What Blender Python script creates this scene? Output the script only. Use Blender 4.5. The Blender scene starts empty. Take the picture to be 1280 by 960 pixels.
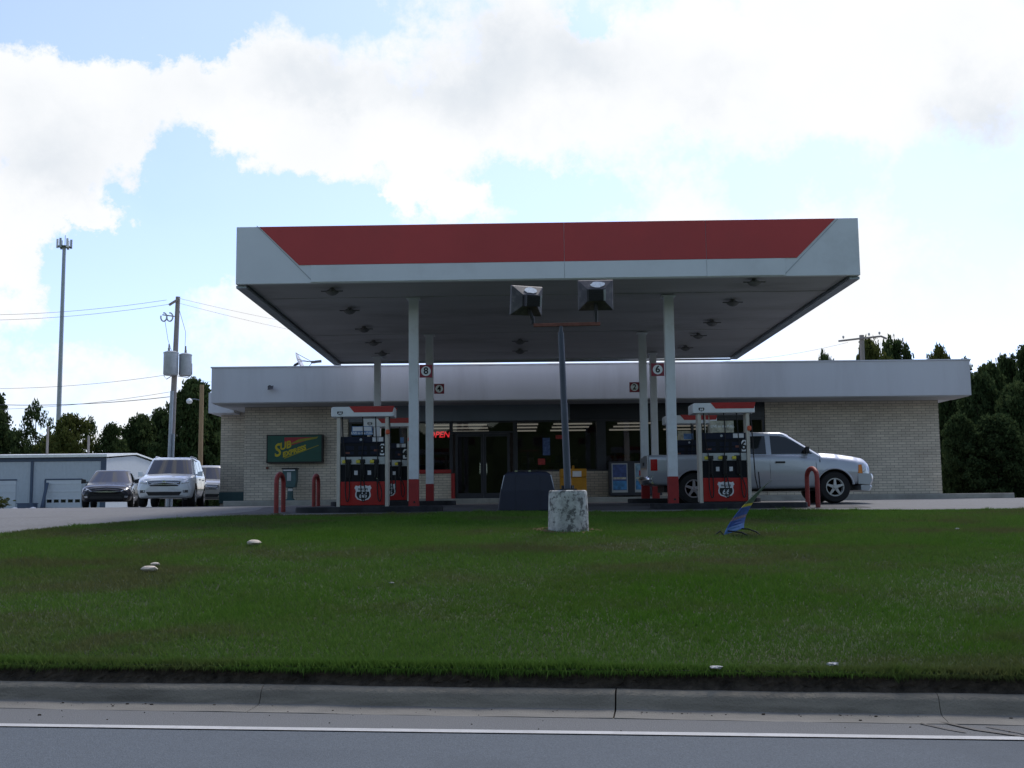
import bpy, bmesh, math, random
import numpy as np
from mathutils import Vector, Matrix
R = math.radians
random.seed(7); rng = np.random.default_rng(7)
scn = bpy.context.scene
col = scn.collection

# ------------------------------------------------------------------ camera, sky, sun, exposure
F, PITCH, ROLL = 1400.0, math.atan(152 / 1400), 0.0105      # photo pixels; z = 0 is the eye, the road lies at -1.6
cd = bpy.data.cameras.new('camera'); cam = bpy.data.objects.new('camera', cd); col.objects.link(cam)
cd.sensor_width = 36; cd.lens = F / 1280 * 36; cd.clip_start = 0.1; cd.clip_end = 6000
cam.matrix_world = Matrix.Rotation(math.pi / 2 + PITCH, 4, 'X') @ Matrix.Rotation(-ROLL, 4, 'Z')
scn.camera = cam
scn.view_settings.view_transform = 'Standard'; scn.view_settings.look = 'None'
scn.view_settings.exposure = 0.2; scn.view_settings.gamma = 1.0; scn.view_settings.use_curve_mapping = False
SUN_EL, SUN_AZ = R(52), R(24)                                # azimuth from +Y towards +X

def sky():
    w = bpy.data.worlds.new('World'); scn.world = w; w.use_nodes = True
    nt = w.node_tree; nt.nodes.clear(); N = nt.nodes.new; Lk = nt.links.new
    def math_(op, a, b=None, c=None, clamp=False):
        n = N('ShaderNodeMath'); n.operation = op; n.use_clamp = clamp
        for i, v in enumerate((a, b, c)):
            if v is None: continue
            if isinstance(v, (int, float)): n.inputs[i].default_value = v
            else: Lk(v, n.inputs[i])
        return n.outputs[0]
    tc = N('ShaderNodeTexCoord'); sep = N('ShaderNodeSeparateXYZ'); Lk(tc.outputs['Generated'], sep.inputs[0])
    az = math_('ARCTAN2', sep.outputs[0], sep.outputs[1]); el = math_('ARCSINE', sep.outputs[2])
    nz = N('ShaderNodeTexNoise'); nz.inputs['Scale'].default_value = 9; nz.inputs['Detail'].default_value = 9; nz.inputs['Roughness'].default_value = .66
    nz.noise_dimensions = '3D'; Lk(tc.outputs['Generated'], nz.inputs['Vector'])
    nsep = N('ShaderNodeSeparateColor'); Lk(nz.outputs['Color'], nsep.inputs[0])
    azw = math_('MULTIPLY_ADD', nsep.outputs[0], .20, math_('ADD', az, -.10))
    elw = math_('MULTIPLY_ADD', nsep.outputs[1], .15, math_('ADD', el, -.075))
    comb = N('ShaderNodeCombineXYZ'); Lk(azw, comb.inputs[0]); Lk(elw, comb.inputs[1])
    def blobs(lst, start):
        acc = start
        for px, py, rx, ry, wt in lst:                       # lobes of cloud: bearing and height above the horizon
            a = math.atan((px - 640) / 1400); e = math.atan((632 - py) / 1400)
            s = N('ShaderNodeVectorMath'); s.operation = 'SUBTRACT'; Lk(comb.outputs[0], s.inputs[0]); s.inputs[1].default_value = (a, e, 0)
            m = N('ShaderNodeVectorMath'); m.operation = 'MULTIPLY'; Lk(s.outputs[0], m.inputs[0]); m.inputs[1].default_value = (1400 / rx, 1400 / ry, 0)
            d = N('ShaderNodeVectorMath'); d.operation = 'DOT_PRODUCT'; Lk(m.outputs[0], d.inputs[0]); Lk(m.outputs[0], d.inputs[1])
            g = math_('EXPONENT', math_('MULTIPLY', d.outputs['Value'], -1.0))
            acc = math_('MULTIPLY_ADD', g, wt, acc)
        return acc
    base = math_('MULTIPLY_ADD', nsep.outputs[2], 3.0, -1.32)
    fr = N('ShaderNodeMapRange'); fr.interpolation_type = 'SMOOTHSTEP'; fr.inputs['From Min'].default_value = -.35; fr.inputs['From Max'].default_value = .3; Lk(sep.outputs[1], fr.inputs['Value'])
    front = fr.outputs[0]                                    # the sky clears away from the sun
    base = math_('ADD', base, math_('MULTIPLY_ADD', front, .62, -.50))
    dens = blobs([(60, 165, 120, 95, .9), (20, 220, 80, 60, .6), (300, 95, 150, 75, .9), (420, 185, 130, 50, .8), (230, 150, 60, 50, .3), (150, 85, 60, 45, .35),
                  (50, 20, 160, 50, -1.3), (235, 15, 75, 32, -.9), (300, 262, 150, 48, -.9), (215, 225, 50, 75, -1.2), (215, 318, 110, 36, -.9), (625, 205, 60, 40, -.55),
                  (110, 285, 130, 30, 1.2), (15, 345, 40, 48, 1.0), (300, 400, 140, 60, .7), (530, 256, 80, 20, 1.3),
                  (125, 350, 75, 45, -.9), (70, 420, 110, 40, -.8), (400, 290, 110, 36, -.8), (30, 480, 60, 40, .2), (100, 520, 180, 40, .2),
                  (700, 90, 260, 100, .8), (738, 8, 34, 22, -.9), (720, 215, 80, 40, -.55), (850, 160, 95, 22, -.45), (1000, 225, 80, 40, -.4), (1180, 330, 120, 60, -.25),
                  (1100, 80, 300, 120, .9), (1000, 370, 240, 120, .35)], base)
    shade = blobs([(690, 60, 110, 50, .75), (380, 95, 150, 38, .55), (560, 110, 130, 35, .45), (70, 195, 110, 55, .45), (1235, 190, 60, 48, .75), (60, 240, 120, 30, .4), (1270, 290, 40, 12, .6), (900, 95, 60, 30, .3)], 0.0)
    nz2 = N('ShaderNodeTexNoise'); nz2.inputs['Scale'].default_value = 14; nz2.inputs['Detail'].default_value = 6; Lk(tc.outputs['Generated'], nz2.inputs['Vector'])
    shade = math_('MULTIPLY', math_('ADD', shade, .24), math_('MULTIPLY_ADD', nz2.outputs['Fac'], 1.7, .05))
    alpha = N('ShaderNodeMapRange'); alpha.interpolation_type = 'SMOOTHSTEP'
    alpha.inputs['From Min'].default_value = .05; alpha.inputs['From Max'].default_value = .80; Lk(dens, alpha.inputs['Value'])
    st = N('ShaderNodeTexSky'); st.sky_type = 'NISHITA'; st.sun_disc = False; st.sun_elevation = SUN_EL; st.sun_rotation = SUN_AZ
    st.altitude = 100; st.air_density = 1.0; st.dust_density = 1.2; st.ozone_density = 1.5
    mul = N('ShaderNodeMix'); mul.data_type = 'RGBA'; mul.blend_type = 'MULTIPLY'; mul.inputs[0].default_value = 1
    tm = N('ShaderNodeMix'); tm.data_type = 'RGBA'; Lk(front, tm.inputs[0]); tm.inputs[6].default_value = BACK_TINT; tm.inputs[7].default_value = SKY_TINT
    Lk(st.outputs[0], mul.inputs[6]); Lk(tm.outputs[2], mul.inputs[7])
    cl = N('ShaderNodeMix'); cl.data_type = 'RGBA'; cl.inputs[6].default_value = CLOUD; cl.inputs[7].default_value = CLOUD_DARK
    Lk(math_('MULTIPLY', shade, .8, clamp=True), cl.inputs[0])
    mx = N('ShaderNodeMix'); mx.data_type = 'RGBA'; Lk(math_('MAXIMUM', alpha.outputs[0], math_('MULTIPLY', front, VEIL)), mx.inputs[0]); Lk(mul.outputs[2], mx.inputs[6]); Lk(cl.outputs[2], mx.inputs[7])
    bg = N('ShaderNodeBackground'); bg.inputs['Strength'].default_value = .1; Lk(mx.outputs[2], bg.inputs['Color'])
    out = N('ShaderNodeOutputWorld'); Lk(bg.outputs[0], out.inputs['Surface'])
VEIL = .20; BACK_TINT = (1.75, 1.55, 1.35, 1); SKY_TINT = (1.45, 1.58, 2.1, 1); CLOUD = (9.2, 9.25, 9.35, 1); CLOUD_DARK = (6.3, 6.8, 7.4, 1)
sky()
ld = bpy.data.lights.new('sun', 'SUN'); ld.energy = 2.2; ld.angle = R(12); ld.color = (1, .94, .85)
sun = bpy.data.objects.new('sun', ld); col.objects.link(sun)
sd = Vector((math.sin(SUN_AZ) * math.cos(SUN_EL), math.cos(SUN_AZ) * math.cos(SUN_EL), math.sin(SUN_EL)))
sun.rotation_euler = sd.to_track_quat('Z', 'Y').to_euler(); sun.location = (60, 60, 80)

# ------------------------------------------------------------------ helpers
def at(px, py, Y):                                           # the point at depth Y on a line of sight of the photograph
    R0 = Vector((1, 0, 0)); U0 = Vector((0, -math.sin(PITCH), math.cos(PITCH))); D = Vector((0, math.cos(PITCH), math.sin(PITCH)))
    r = R0 * math.cos(ROLL) - U0 * math.sin(ROLL); u = U0 * math.cos(ROLL) + R0 * math.sin(ROLL)
    d = D + r * (px - 640) / F + u * (480 - py) / F
    return d * (Y / d.y)
LX = [-40, 6, 8, 11, 14, 18, 20, 23, 26, 31.3, 40, 60, 120, 400]; LH = [-1.66, -1.62, -1.5, -1.2, -.87, -.48, -.33, -.17, -.11, .03, .09, 0, -.1, -.1]
def lot(y): return float(np.interp(y, LX, LH))
KA = R(-8.4)
def kerb_y(x): return 9.17 + math.tan(KA) * x
EX = [-13.5, -11.5, -9.8, -8.52, -8.18, -7.77, -7.32, -6.82, -5.46, -3.11, 0, 4, 10, 40]; EY = [11.6, 14, 16.8, 18.74, 19.5, 20.24, 20.98, 21.7, 22.5, 22.88, 22.9, 22.6, 22.2, 21.5]
def edge_y(x): return float(np.interp(x, EX, EY))

class MB:
    def __init__(self): self.bm = bmesh.new(); self.mi = 0
    def _f(self, vs):
        try:
            f = self.bm.faces.new(vs); f.material_index = self.mi; return f
        except ValueError: return None
    def box(self, x0, x1, y0, y1, z0, z1):
        v = [self.bm.verts.new(p) for p in ((x0,y0,z0),(x1,y0,z0),(x1,y1,z0),(x0,y1,z0),(x0,y0,z1),(x1,y0,z1),(x1,y1,z1),(x0,y1,z1))]
        for q in ((3,2,1,0),(4,5,6,7),(0,1,5,4),(1,2,6,5),(2,3,7,6),(3,0,4,7)): self._f([v[i] for i in q])
        return self
    def quad(self, *pts): self._f([self.bm.verts.new(p) for p in pts]); return self
    def loft(self, rings, caps=True, closed=True):
        vs = [[self.bm.verts.new(p) for p in r] for r in rings]; n = len(vs[0])
        for a, b in zip(vs, vs[1:]):
            for i in range(n if closed else n - 1): self._f((a[i], a[(i+1) % n], b[(i+1) % n], b[i]))
        if caps: self._f(vs[0][::-1]); self._f(vs[-1])
        return self
    def prism(self, pts, y0, y1, ax='y'):                    # outline in (x,z) pushed along y (or (y,z) along x, (x,y) along z)
        f = {'y': lambda p, t: (p[0], t, p[1]), 'x': lambda p, t: (t, p[0], p[1]), 'z': lambda p, t: (p[0], p[1], t)}[ax]
        return self.loft([[f(p, y0) for p in pts], [f(p, y1) for p in pts]])
    def tube(self, path, r, n=8, r1=None, caps=True):
        P = [Vector(p) for p in path]; rings = []; up = Vector((0, 0, 1))
        for i, p in enumerate(P):
            t = (P[min(i+1, len(P)-1)] - P[max(i-1, 0)]).normalized()
            a = t.cross(up if abs(t.z) < .95 else Vector((0, 1, 0))).normalized() if i == 0 else (a - t*a.dot(t)).normalized()   # carried along, so the tube never twists
            b = t.cross(a).normalized()
            rr = r if r1 is None else r + (r1 - r) * i / (len(P) - 1)
            rings.append([p + a * rr * math.cos(2*math.pi*k/n) + b * rr * math.sin(2*math.pi*k/n) for k in range(n)])
        return self.loft(rings, caps)
    def lathe(self, prof, n=20, o=(0,0,0), ax='z', caps=True):  # (radius, height)
        rings = []
        for r, h in prof:
            ring = []
            for k in range(n):
                c, s = r*math.cos(2*math.pi*k/n), r*math.sin(2*math.pi*k/n)
                ring.append({'z': (o[0]+c, o[1]+s, o[2]+h), 'y': (o[0]+c, o[1]+h, o[2]+s), 'x': (o[0]+h, o[1]+c, o[2]+s)}[ax])
            rings.append(ring)
        return self.loft(rings, caps)
    def build(self, name, mats, parent=None, loc=(0,0,0), smooth=False, bevel=0, seg=2):
        bmesh.ops.recalc_face_normals(self.bm, faces=self.bm.faces[:])
        if bevel:
            es = [e for e in self.bm.edges if len(e.link_faces) == 2 and e.calc_face_angle(0) > .5]
            bmesh.ops.bevel(self.bm, geom=es, offset=bevel, segments=seg, profile=.5, affect='EDGES', clamp_overlap=True)
        me = bpy.data.meshes.new(name); self.bm.to_mesh(me); self.bm.free()
        return link(name, me, mats, parent, loc, smooth)
def link(name, me, mats, parent=None, loc=(0,0,0), smooth=False):
    for m in (mats if isinstance(mats, (list, tuple)) else [mats]): me.materials.append(m)
    if smooth:
        me.polygons.foreach_set('use_smooth', [True] * len(me.polygons))
        if smooth != 'all': me.set_sharp_from_angle(angle=R(38))
    o = bpy.data.objects.new(name, me); col.objects.link(o); o.location = loc
    if parent: o.parent = parent
    return o
def grid_mesh(name, fn, nu, nv):
    us, vs = np.linspace(0, 1, nu), np.linspace(0, 1, nv)
    co = np.array([fn(u, v) for v in vs for u in us], dtype=np.float32)
    me = bpy.data.meshes.new(name)
    i = np.arange((nv-1)*(nu-1)); a = (i // (nu-1)) * nu + i % (nu-1)
    me.from_pydata(co.tolist(), [], np.stack([a, a+1, a+nu+1, a+nu], 1).tolist()); return me
def tag(o, label=None, cat=None, group=None, kind=None):
    if label: o['label'] = label
    if cat: o['category'] = cat
    if group: o['group'] = group
    if kind: o['kind'] = kind
    return o
def thing(name, label, cat, loc=(0,0,0), rz=0, group=None):
    o = bpy.data.objects.new(name, None); col.objects.link(o); o.location = loc; o.rotation_euler = (0, 0, rz); o.empty_display_size = .2
    return tag(o, label, cat, group)
def copy_tree(o, parent=None):
    c = o.copy(); col.objects.link(c); c.parent = parent
    for ch in list(o.children): copy_tree(ch, c)
    return c
def text(name, s, size, m, parent, loc, shear=0, ext=.002, rot=(math.pi/2, 0, 0), sx=1, bold=0, align='CENTER'):
    cu = bpy.data.curves.new(name, 'FONT'); cu.body = s; cu.size = size; cu.extrude = ext; cu.shear = shear; cu.align_x = align; cu.align_y = 'CENTER'; cu.offset = bold; cu.resolution_u = 3
    t = bpy.data.objects.new('tmp_text', cu); col.objects.link(t); bpy.context.view_layer.update()
    me = bpy.data.meshes.new_from_object(t.evaluated_get(bpy.context.evaluated_depsgraph_get())); bpy.data.objects.remove(t)
    me.name = name; me.materials.clear()
    o = link(name, me, m, parent, loc); o.rotation_euler = rot; o.scale = (sx, 1, 1); return o
def bake(o):                                                 # apply the modifiers
    bpy.context.view_layer.update()
    me = bpy.data.meshes.new_from_object(o.evaluated_get(bpy.context.evaluated_depsgraph_get()))
    o.modifiers.clear(); o.data = me; return o

# ------------------------------------------------------------------ materials
def mat(name, c, rough=.6, metal=0., var=.12, scale=4., bump=0., bscale=60., spec=.4, coat=0., dirt=None, dscale=2., damt=.5, stretch=(1,1,1), emit=None, es=0, dedge=(.48, .68)):
    m = bpy.data.materials.new(name); m.use_nodes = True; nt = m.node_tree; b = nt.nodes['Principled BSDF']; N = nt.nodes.new; Lk = nt.links.new
    b.inputs['Roughness'].default_value = rough; b.inputs['Metallic'].default_value = metal; b.inputs['Specular IOR Level'].default_value = spec; b.inputs['Coat Weight'].default_value = coat
    tc = N('ShaderNodeTexCoord'); mp = N('ShaderNodeMapping'); mp.inputs['Scale'].default_value = stretch; Lk(tc.outputs['Object'], mp.inputs['Vector'])
    n = N('ShaderNodeTexNoise'); n.inputs['Scale'].default_value = scale; n.inputs['Detail'].default_value = 6; n.inputs['Roughness'].default_value = .6; Lk(mp.outputs[0], n.inputs['Vector'])
    mr = N('ShaderNodeMapRange'); mr.inputs['From Min'].default_value = .3; mr.inputs['From Max'].default_value = .7; mr.inputs['To Min'].default_value = 1-var; mr.inputs['To Max'].default_value = 1+var; Lk(n.outputs['Fac'], mr.inputs['Value'])
    mx = N('ShaderNodeMix'); mx.data_type = 'RGBA'; mx.blend_type = 'MULTIPLY'; mx.inputs[0].default_value = 1; mx.inputs[6].default_value = (*c, 1); Lk(mr.outputs[0], mx.inputs[7])
    res = mx.outputs[2]
    if dirt:
        n2 = N('ShaderNodeTexNoise'); n2.inputs['Scale'].default_value = dscale; n2.inputs['Detail'].default_value = 8; n2.inputs['Roughness'].default_value = .65; Lk(mp.outputs[0], n2.inputs['Vector'])
        r2 = N('ShaderNodeMapRange'); r2.interpolation_type = 'SMOOTHSTEP'; r2.inputs['From Min'].default_value = dedge[0]; r2.inputs['From Max'].default_value = dedge[1]; r2.inputs['To Max'].default_value = damt; Lk(n2.outputs['Fac'], r2.inputs['Value'])
        m2 = N('ShaderNodeMix'); m2.data_type = 'RGBA'; Lk(r2.outputs[0], m2.inputs[0]); Lk(res, m2.inputs[6]); m2.inputs[7].default_value = (*dirt, 1); res = m2.outputs[2]
    Lk(res, b.inputs['Base Color'])
    if bump:
        n3 = N('ShaderNodeTexNoise'); n3.inputs['Scale'].default_value = bscale; n3.inputs['Detail'].default_value = 4; Lk(tc.outputs['Object'], n3.inputs['Vector'])
        bp = N('ShaderNodeBump'); bp.inputs['Strength'].default_value = bump; bp.inputs['Distance'].default_value = .02; Lk(n3.outputs['Fac'], bp.inputs['Height']); Lk(bp.outputs[0], b.inputs['Normal'])
    if emit: b.inputs['Emission Color'].default_value = (*emit, 1); b.inputs['Emission Strength'].default_value = es
    return m
def ribbed(m, period, axis=0, depth=.01):                    # real relief of pressed sheet: ribs along one axis
    nt = m.node_tree; N = nt.nodes.new; Lk = nt.links.new; b = nt.nodes['Principled BSDF']
    tc = N('ShaderNodeTexCoord'); w = N('ShaderNodeTexWave'); w.bands_direction = 'XYZ'[axis]; w.inputs['Scale'].default_value = .314 / period; w.inputs['Distortion'].default_value = 0
    Lk(tc.outputs['Object'], w.inputs['Vector']); r = N('ShaderNodeMapRange'); r.inputs['From Min'].default_value = .75; r.inputs['From Max'].default_value = .95; Lk(w.outputs['Fac'], r.inputs['Value'])
    bp = N('ShaderNodeBump'); bp.inputs['Distance'].default_value = depth; bp.inputs['Strength'].default_value = 1; Lk(r.outputs[0], bp.inputs['Height']); Lk(bp.outputs[0], b.inputs['Normal']); return m
def brick_mat():
    m = mat('painted_brick', (.5, .46, .37), .85); nt = m.node_tree; N = nt.nodes.new; Lk = nt.links.new; b = nt.nodes['Principled BSDF']
    tc = N('ShaderNodeTexCoord'); s = N('ShaderNodeSeparateXYZ'); Lk(tc.outputs['Object'], s.inputs[0])
    ad = N('ShaderNodeMath'); ad.operation = 'ADD'; Lk(s.outputs[0], ad.inputs[0]); Lk(s.outputs[1], ad.inputs[1])
    cb = N('ShaderNodeCombineXYZ'); Lk(ad.outputs[0], cb.inputs[0]); Lk(s.outputs[2], cb.inputs[1])
    br = N('ShaderNodeTexBrick'); br.inputs['Scale'].default_value = 1; br.inputs['Brick Width'].default_value = .3; br.inputs['Row Height'].default_value = .092
    br.inputs['Mortar Size'].default_value = .0085; br.inputs['Mortar Smooth'].default_value = .3; br.inputs['Bias'].default_value = 0
    br.inputs['Color1'].default_value = (.70, .63, .53, 1); br.inputs['Color2'].default_value = (.57, .51, .43, 1); br.inputs['Mortar'].default_value = (.29, .26, .22, 1); Lk(cb.outputs[0], br.inputs['Vector'])
    n = N('ShaderNodeTexNoise'); n.inputs['Scale'].default_value = .8; n.inputs['Detail'].default_value = 8; Lk(tc.outputs['Object'], n.inputs['Vector'])
    mr = N('ShaderNodeMapRange'); mr.inputs['From Min'].default_value = .3; mr.inputs['From Max'].default_value = .7; mr.inputs['To Min'].default_value = .85; mr.inputs['To Max'].default_value = 1.1; Lk(n.outputs['Fac'], mr.inputs['Value'])
    mx = N('ShaderNodeMix'); mx.data_type = 'RGBA'; mx.blend_type = 'MULTIPLY'; mx.inputs[0].default_value = 1; Lk(br.outputs['Color'], mx.inputs[6]); Lk(mr.outputs[0], mx.inputs[7]); Lk(mx.outputs[2], b.inputs['Base Color'])
    bp = N('ShaderNodeBump'); bp.invert = True; bp.inputs['Distance'].default_value = .012; bp.inputs['Strength'].default_value = .8; Lk(br.outputs['Fac'], bp.inputs['Height']); Lk(bp.outputs[0], b.inputs['Normal'])
    return m
def glass_mat(name, tint=(.4, .42, .45), rough=.02):
    m = bpy.data.materials.new(name); m.use_nodes = True; nt = m.node_tree; nt.nodes.clear(); N = nt.nodes.new; Lk = nt.links.new
    t = N('ShaderNodeBsdfTransparent'); t.inputs[0].default_value = (*tint, 1); g = N('ShaderNodeBsdfGlossy'); g.inputs['Roughness'].default_value = rough
    f = N('ShaderNodeFresnel'); f.inputs['IOR'].default_value = 1.5; mx = N('ShaderNodeMixShader'); Lk(f.outputs[0], mx.inputs[0]); Lk(t.outputs[0], mx.inputs[1]); Lk(g.outputs[0], mx.inputs[2])
    o = N('ShaderNodeOutputMaterial'); Lk(mx.outputs[0], o.inputs[0]); return m
def leaf_mat(name, c1, c2, patch=None, pscale=.5, trans=.25):
    m = bpy.data.materials.new(name); m.use_nodes = True; nt = m.node_tree; nt.nodes.clear(); N = nt.nodes.new; Lk = nt.links.new
    g = N('ShaderNodeNewGeometry'); mx = N('ShaderNodeMix'); mx.data_type = 'RGBA'; Lk(g.outputs['Random Per Island'], mx.inputs[0]); mx.inputs[6].default_value = (*c1, 1); mx.inputs[7].default_value = (*c2, 1); res = mx.outputs[2]
    for k, (pc, sc, lo, hi, amt) in enumerate(patch or []):
        n = N('ShaderNodeTexNoise'); n.inputs['Scale'].default_value = sc; n.inputs['Detail'].default_value = 5; n.inputs['Roughness'].default_value = .6
        tcc = N('ShaderNodeTexCoord'); mp = N('ShaderNodeMapping'); mp.inputs['Location'].default_value = (k*13.7, k*5.1, 0); mp.inputs['Scale'].default_value = (.7, 1.3, 1); Lk(tcc.outputs['Object'], mp.inputs['Vector']); Lk(mp.outputs[0], n.inputs['Vector'])
        r = N('ShaderNodeMapRange'); r.interpolation_type = 'SMOOTHSTEP'; r.inputs['From Min'].default_value = lo; r.inputs['From Max'].default_value = hi; r.inputs['To Max'].default_value = amt; Lk(n.outputs['Fac'], r.inputs['Value'])
        m2 = N('ShaderNodeMix'); m2.data_type = 'RGBA'; Lk(r.outputs[0], m2.inputs[0]); Lk(res, m2.inputs[6]); m2.inputs[7].default_value = (*pc, 1); res = m2.outputs[2]
    d = N('ShaderNodeBsdfDiffuse'); Lk(res, d.inputs[0]); t = N('ShaderNodeBsdfTranslucent'); Lk(res, t.inputs[0])
    ms = N('ShaderNodeMixShader'); ms.inputs[0].default_value = trans; Lk(d.outputs[0], ms.inputs[1]); Lk(t.outputs[0], ms.inputs[2]); o = N('ShaderNodeOutputMaterial'); Lk(ms.outputs[0], o.inputs[0]); return m

M = dict(
    brick=brick_mat(),
    fascia=mat('fascia_white', (.64, .65, .70), .5, var=.05, scale=.6, stretch=(1, 1, .15), dirt=(.5, .5, .54), dscale=.5, damt=.6),
    canopy_white=mat('canopy_white', (.72, .75, .79), .4, var=.04, scale=.7, dirt=(.52, .54, .56), dscale=.6, damt=.4),
    canopy_red=mat('canopy_red', (.50, .046, .046), .38, var=.08, scale=.4, dirt=(.42, .045, .045), dscale=.35, damt=.6),
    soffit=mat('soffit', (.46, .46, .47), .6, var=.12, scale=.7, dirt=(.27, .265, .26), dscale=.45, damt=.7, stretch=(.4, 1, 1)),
    darktrim=mat('dark_trim', (.03, .032, .045), .4),
    darkpanel=mat('dark_panel', (.02, .022, .035), .35),
    greyband=mat('grey_band', (.17, .20, .25), .5, var=.1, scale=1),
    column=mat('column_white', (.68, .71, .75), .45, var=.06, scale=2, dirt=(.5, .5, .5), dscale=3, damt=.35),
    red=mat('red_paint', (.33, .022, .022), .5, var=.15, scale=3, dirt=(.12, .02, .02), dscale=4, damt=.45),
    hoop=mat('hoop_red', (.26, .035, .03), .6, var=.2, scale=6, dirt=(.12, .03, .025), dscale=7, damt=.6),
    pumpred=mat('pump_red', (.42, .015, .015), .3, var=.08, scale=2, dirt=(.2, .015, .015), dscale=2.5, damt=.4),
    pumpblack=mat('pump_black', (.009, .010, .014), .55, var=.2, spec=.2),
    pumpsilver=mat('pump_silver', (.42, .44, .45), .35, .4, var=.1, scale=5),
    post=mat('post_beige', (.58, .54, .47), .5, var=.08),
    white=mat('white_plastic', (.76, .78, .80), .4, var=.04),
    paper=mat('paper', (.7, .7, .72), .7), litter=mat('litter', (.42, .42, .43), .8, var=.3, scale=30), bluepaper=mat('poster_blue', (.12, .22, .42), .5, var=.4, scale=7),
    navy=mat('navy', (.012, .016, .035), .5, spec=.2), beigeposter=mat('poster_beige', (.45, .42, .33), .6, var=.5, scale=9),
    maroon=mat('maroon', (.24, .025, .045), .5), black=mat('black', (.012, .012, .014), .5), yellow=mat('yellow', (.62, .52, .05), .5),
    boxyellow=mat('box_yellow', (.50, .23, .015), .45, dirt=(.4, .22, .02), dscale=3, damt=.3), rubber=mat('rubber', (.015, .015, .016), .75, bump=.2),
    orange=mat('orange', (.7, .12, .05), .5), chrome=mat('chrome', (.75, .76, .78), .15, 1., var=.04), alloy=mat('alloy', (.5, .51, .53), .35, .7, var=.05),
    truck=mat('truck_silver', (.46, .49, .54), .3, .35, var=.03, scale=1, coat=.6), suv=mat('suv_white', (.70, .73, .76), .28, .1, var=.03, coat=.7),
    sedan=mat('sedan_dark', (.010, .011, .016), .25, 0., var=.05, coat=.25, spec=.3), silver=mat('car_champagne', (.42, .42, .40), .3, .3, var=.03, coat=.5),
    carglass=mat('car_glass', (.012, .014, .018), .04, spec=.8, var=.05), lamp=mat('lamp_lens', (.62, .64, .66), .12, .5, var=.2, scale=14), amber=mat('amber', (.7, .22, .03), .25), tail=mat('tail_red', (.45, .01, .015), .2),
    pole=mat('lamp_pole', (.075, .085, .11), .5, .3, var=.15), rust=mat('rust', (.19, .075, .055), .8, var=.3, scale=9, dirt=(.12, .05, .04), dscale=8), flood=mat('floodlight', (.075, .072, .08), .5, .3, var=.2, dirt=(.2, .19, .18), dscale=9, damt=.5),
    droppings=mat('droppings', (.75, .77, .8), .8, var=.2, scale=30),
    concrete=mat('concrete', (.36, .35, .32), .9, var=.18, scale=2.5, bump=.3, bscale=45, dirt=(.22, .21, .19), dscale=.9, damt=.6),
    kerb=mat('kerb', (.225, .20, .155), .9, var=.22, scale=5, bump=.5, bscale=60, dirt=(.11, .097, .075), dscale=1.6, damt=.75, stretch=(.35, 1, 2.5)),
    gutter=mat('gutter', (.175, .168, .150), .9, var=.15, scale=6, bump=.4, bscale=70, dirt=(.13, .125, .115), dscale=2, damt=.5, stretch=(.4, 1, 1)),
    oldbase=mat('painted_concrete', (.46, .46, .43), .9, var=.35, scale=7, bump=.6, bscale=30, dirt=(.075, .075, .072), dscale=10, damt=.85, dedge=(.48, .60)),
    bluebin=mat('blue_bin', (.010, .013, .030), .45, var=.12), green=mat('payphone_green', (.05, .11, .12), .45),
    signgreen=mat('sign_green', (.008, .075, .055), .4, var=.1), signyellow=mat('sign_yellow', (.5, .40, .015), .5), signred=mat('sign_red', (.36, .03, .04), .5), signgold=mat('sign_olive', (.27, .25, .02), .5),
    wood=mat('pole_wood', (.29, .26, .24), .85, var=.25, scale=6, stretch=(6, 6, .4)), tanwood=mat('tan_wood', (.33, .23, .13), .85, var=.25, scale=6, stretch=(6, 6, .4)), steelgrey=mat('transformer_grey', (.40, .43, .46), .45, .2), galv=mat('galvanised', (.33, .37, .41), .45, .5),
    siding=ribbed(mat('metal_siding', (.44, .50, .58), .45, .1, var=.05), .3, 0), roofmetal=mat('metal_roof', (.72, .74, .76), .35, .3), bluetrim=mat('blue_trim', (.06, .09, .15), .5), garage=ribbed(mat('garage_door', (.58, .63, .70), .5, var=.03), .55, 2),
    wire=mat('wire', (.14, .14, .15), .6), bark=mat('bark', (.09, .07, .055), .9, var=.3, scale=6), stone=mat('pale_stone', (.55, .48, .40), .9, var=.2, scale=20, bump=.5, bscale=30),
    glass=glass_mat('store_glass', (.40, .41, .44)), shopwall=mat('shop_wall', (.13, .14, .19), .8), tube=mat('fluorescent', (.9, .85, .7), .5, emit=(1, .9, .68), es=.7), neon=mat('neon_red', (.8, .05, .05), .4, emit=(1, .035, .045), es=3.5),
    soil=mat('soil', (.060, .046, .033), 1, var=.7, scale=9, bump=1, bscale=40), redsoil=mat('red_soil', (.15, .085, .05), 1, var=.3, scale=12, bump=.6),
    linewhite=mat('road_paint', (.44, .44, .43), .8, var=.12, scale=3, dirt=(.3, .3, .3), dscale=7, damt=.45, bump=.3, bscale=90))
M['fixture'] = mat('canopy_fixture', (.17, .17, .17), .5)
def asphalt(name, c, sc=90, patch=.14):
    m = mat(name, c, .9, var=.35, scale=sc, bump=.5, bscale=110, dirt=tuple(v*.8 for v in c), dscale=.35, damt=.8, stretch=(1, 1, 1)); return m
M['road'] = asphalt('road_asphalt', (.086, .102, .117)); M['shoulder'] = asphalt('road_shoulder', (.128, .132, .133))
M['lot'] = mat('lot_concrete', (.158, .158, .158), .9, var=.2, scale=14, bump=.3, bscale=60, dirt=(.12, .118, .115), dscale=.3, damt=.7)
M['stain_shade'] = mat('stained_shade_concrete', (.062, .062, .064), .85, var=.35, scale=2.5, dirt=(.035, .035, .037), dscale=.9, damt=.8)  # oil stains, with the canopy's shade also put into the dark base colour
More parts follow.
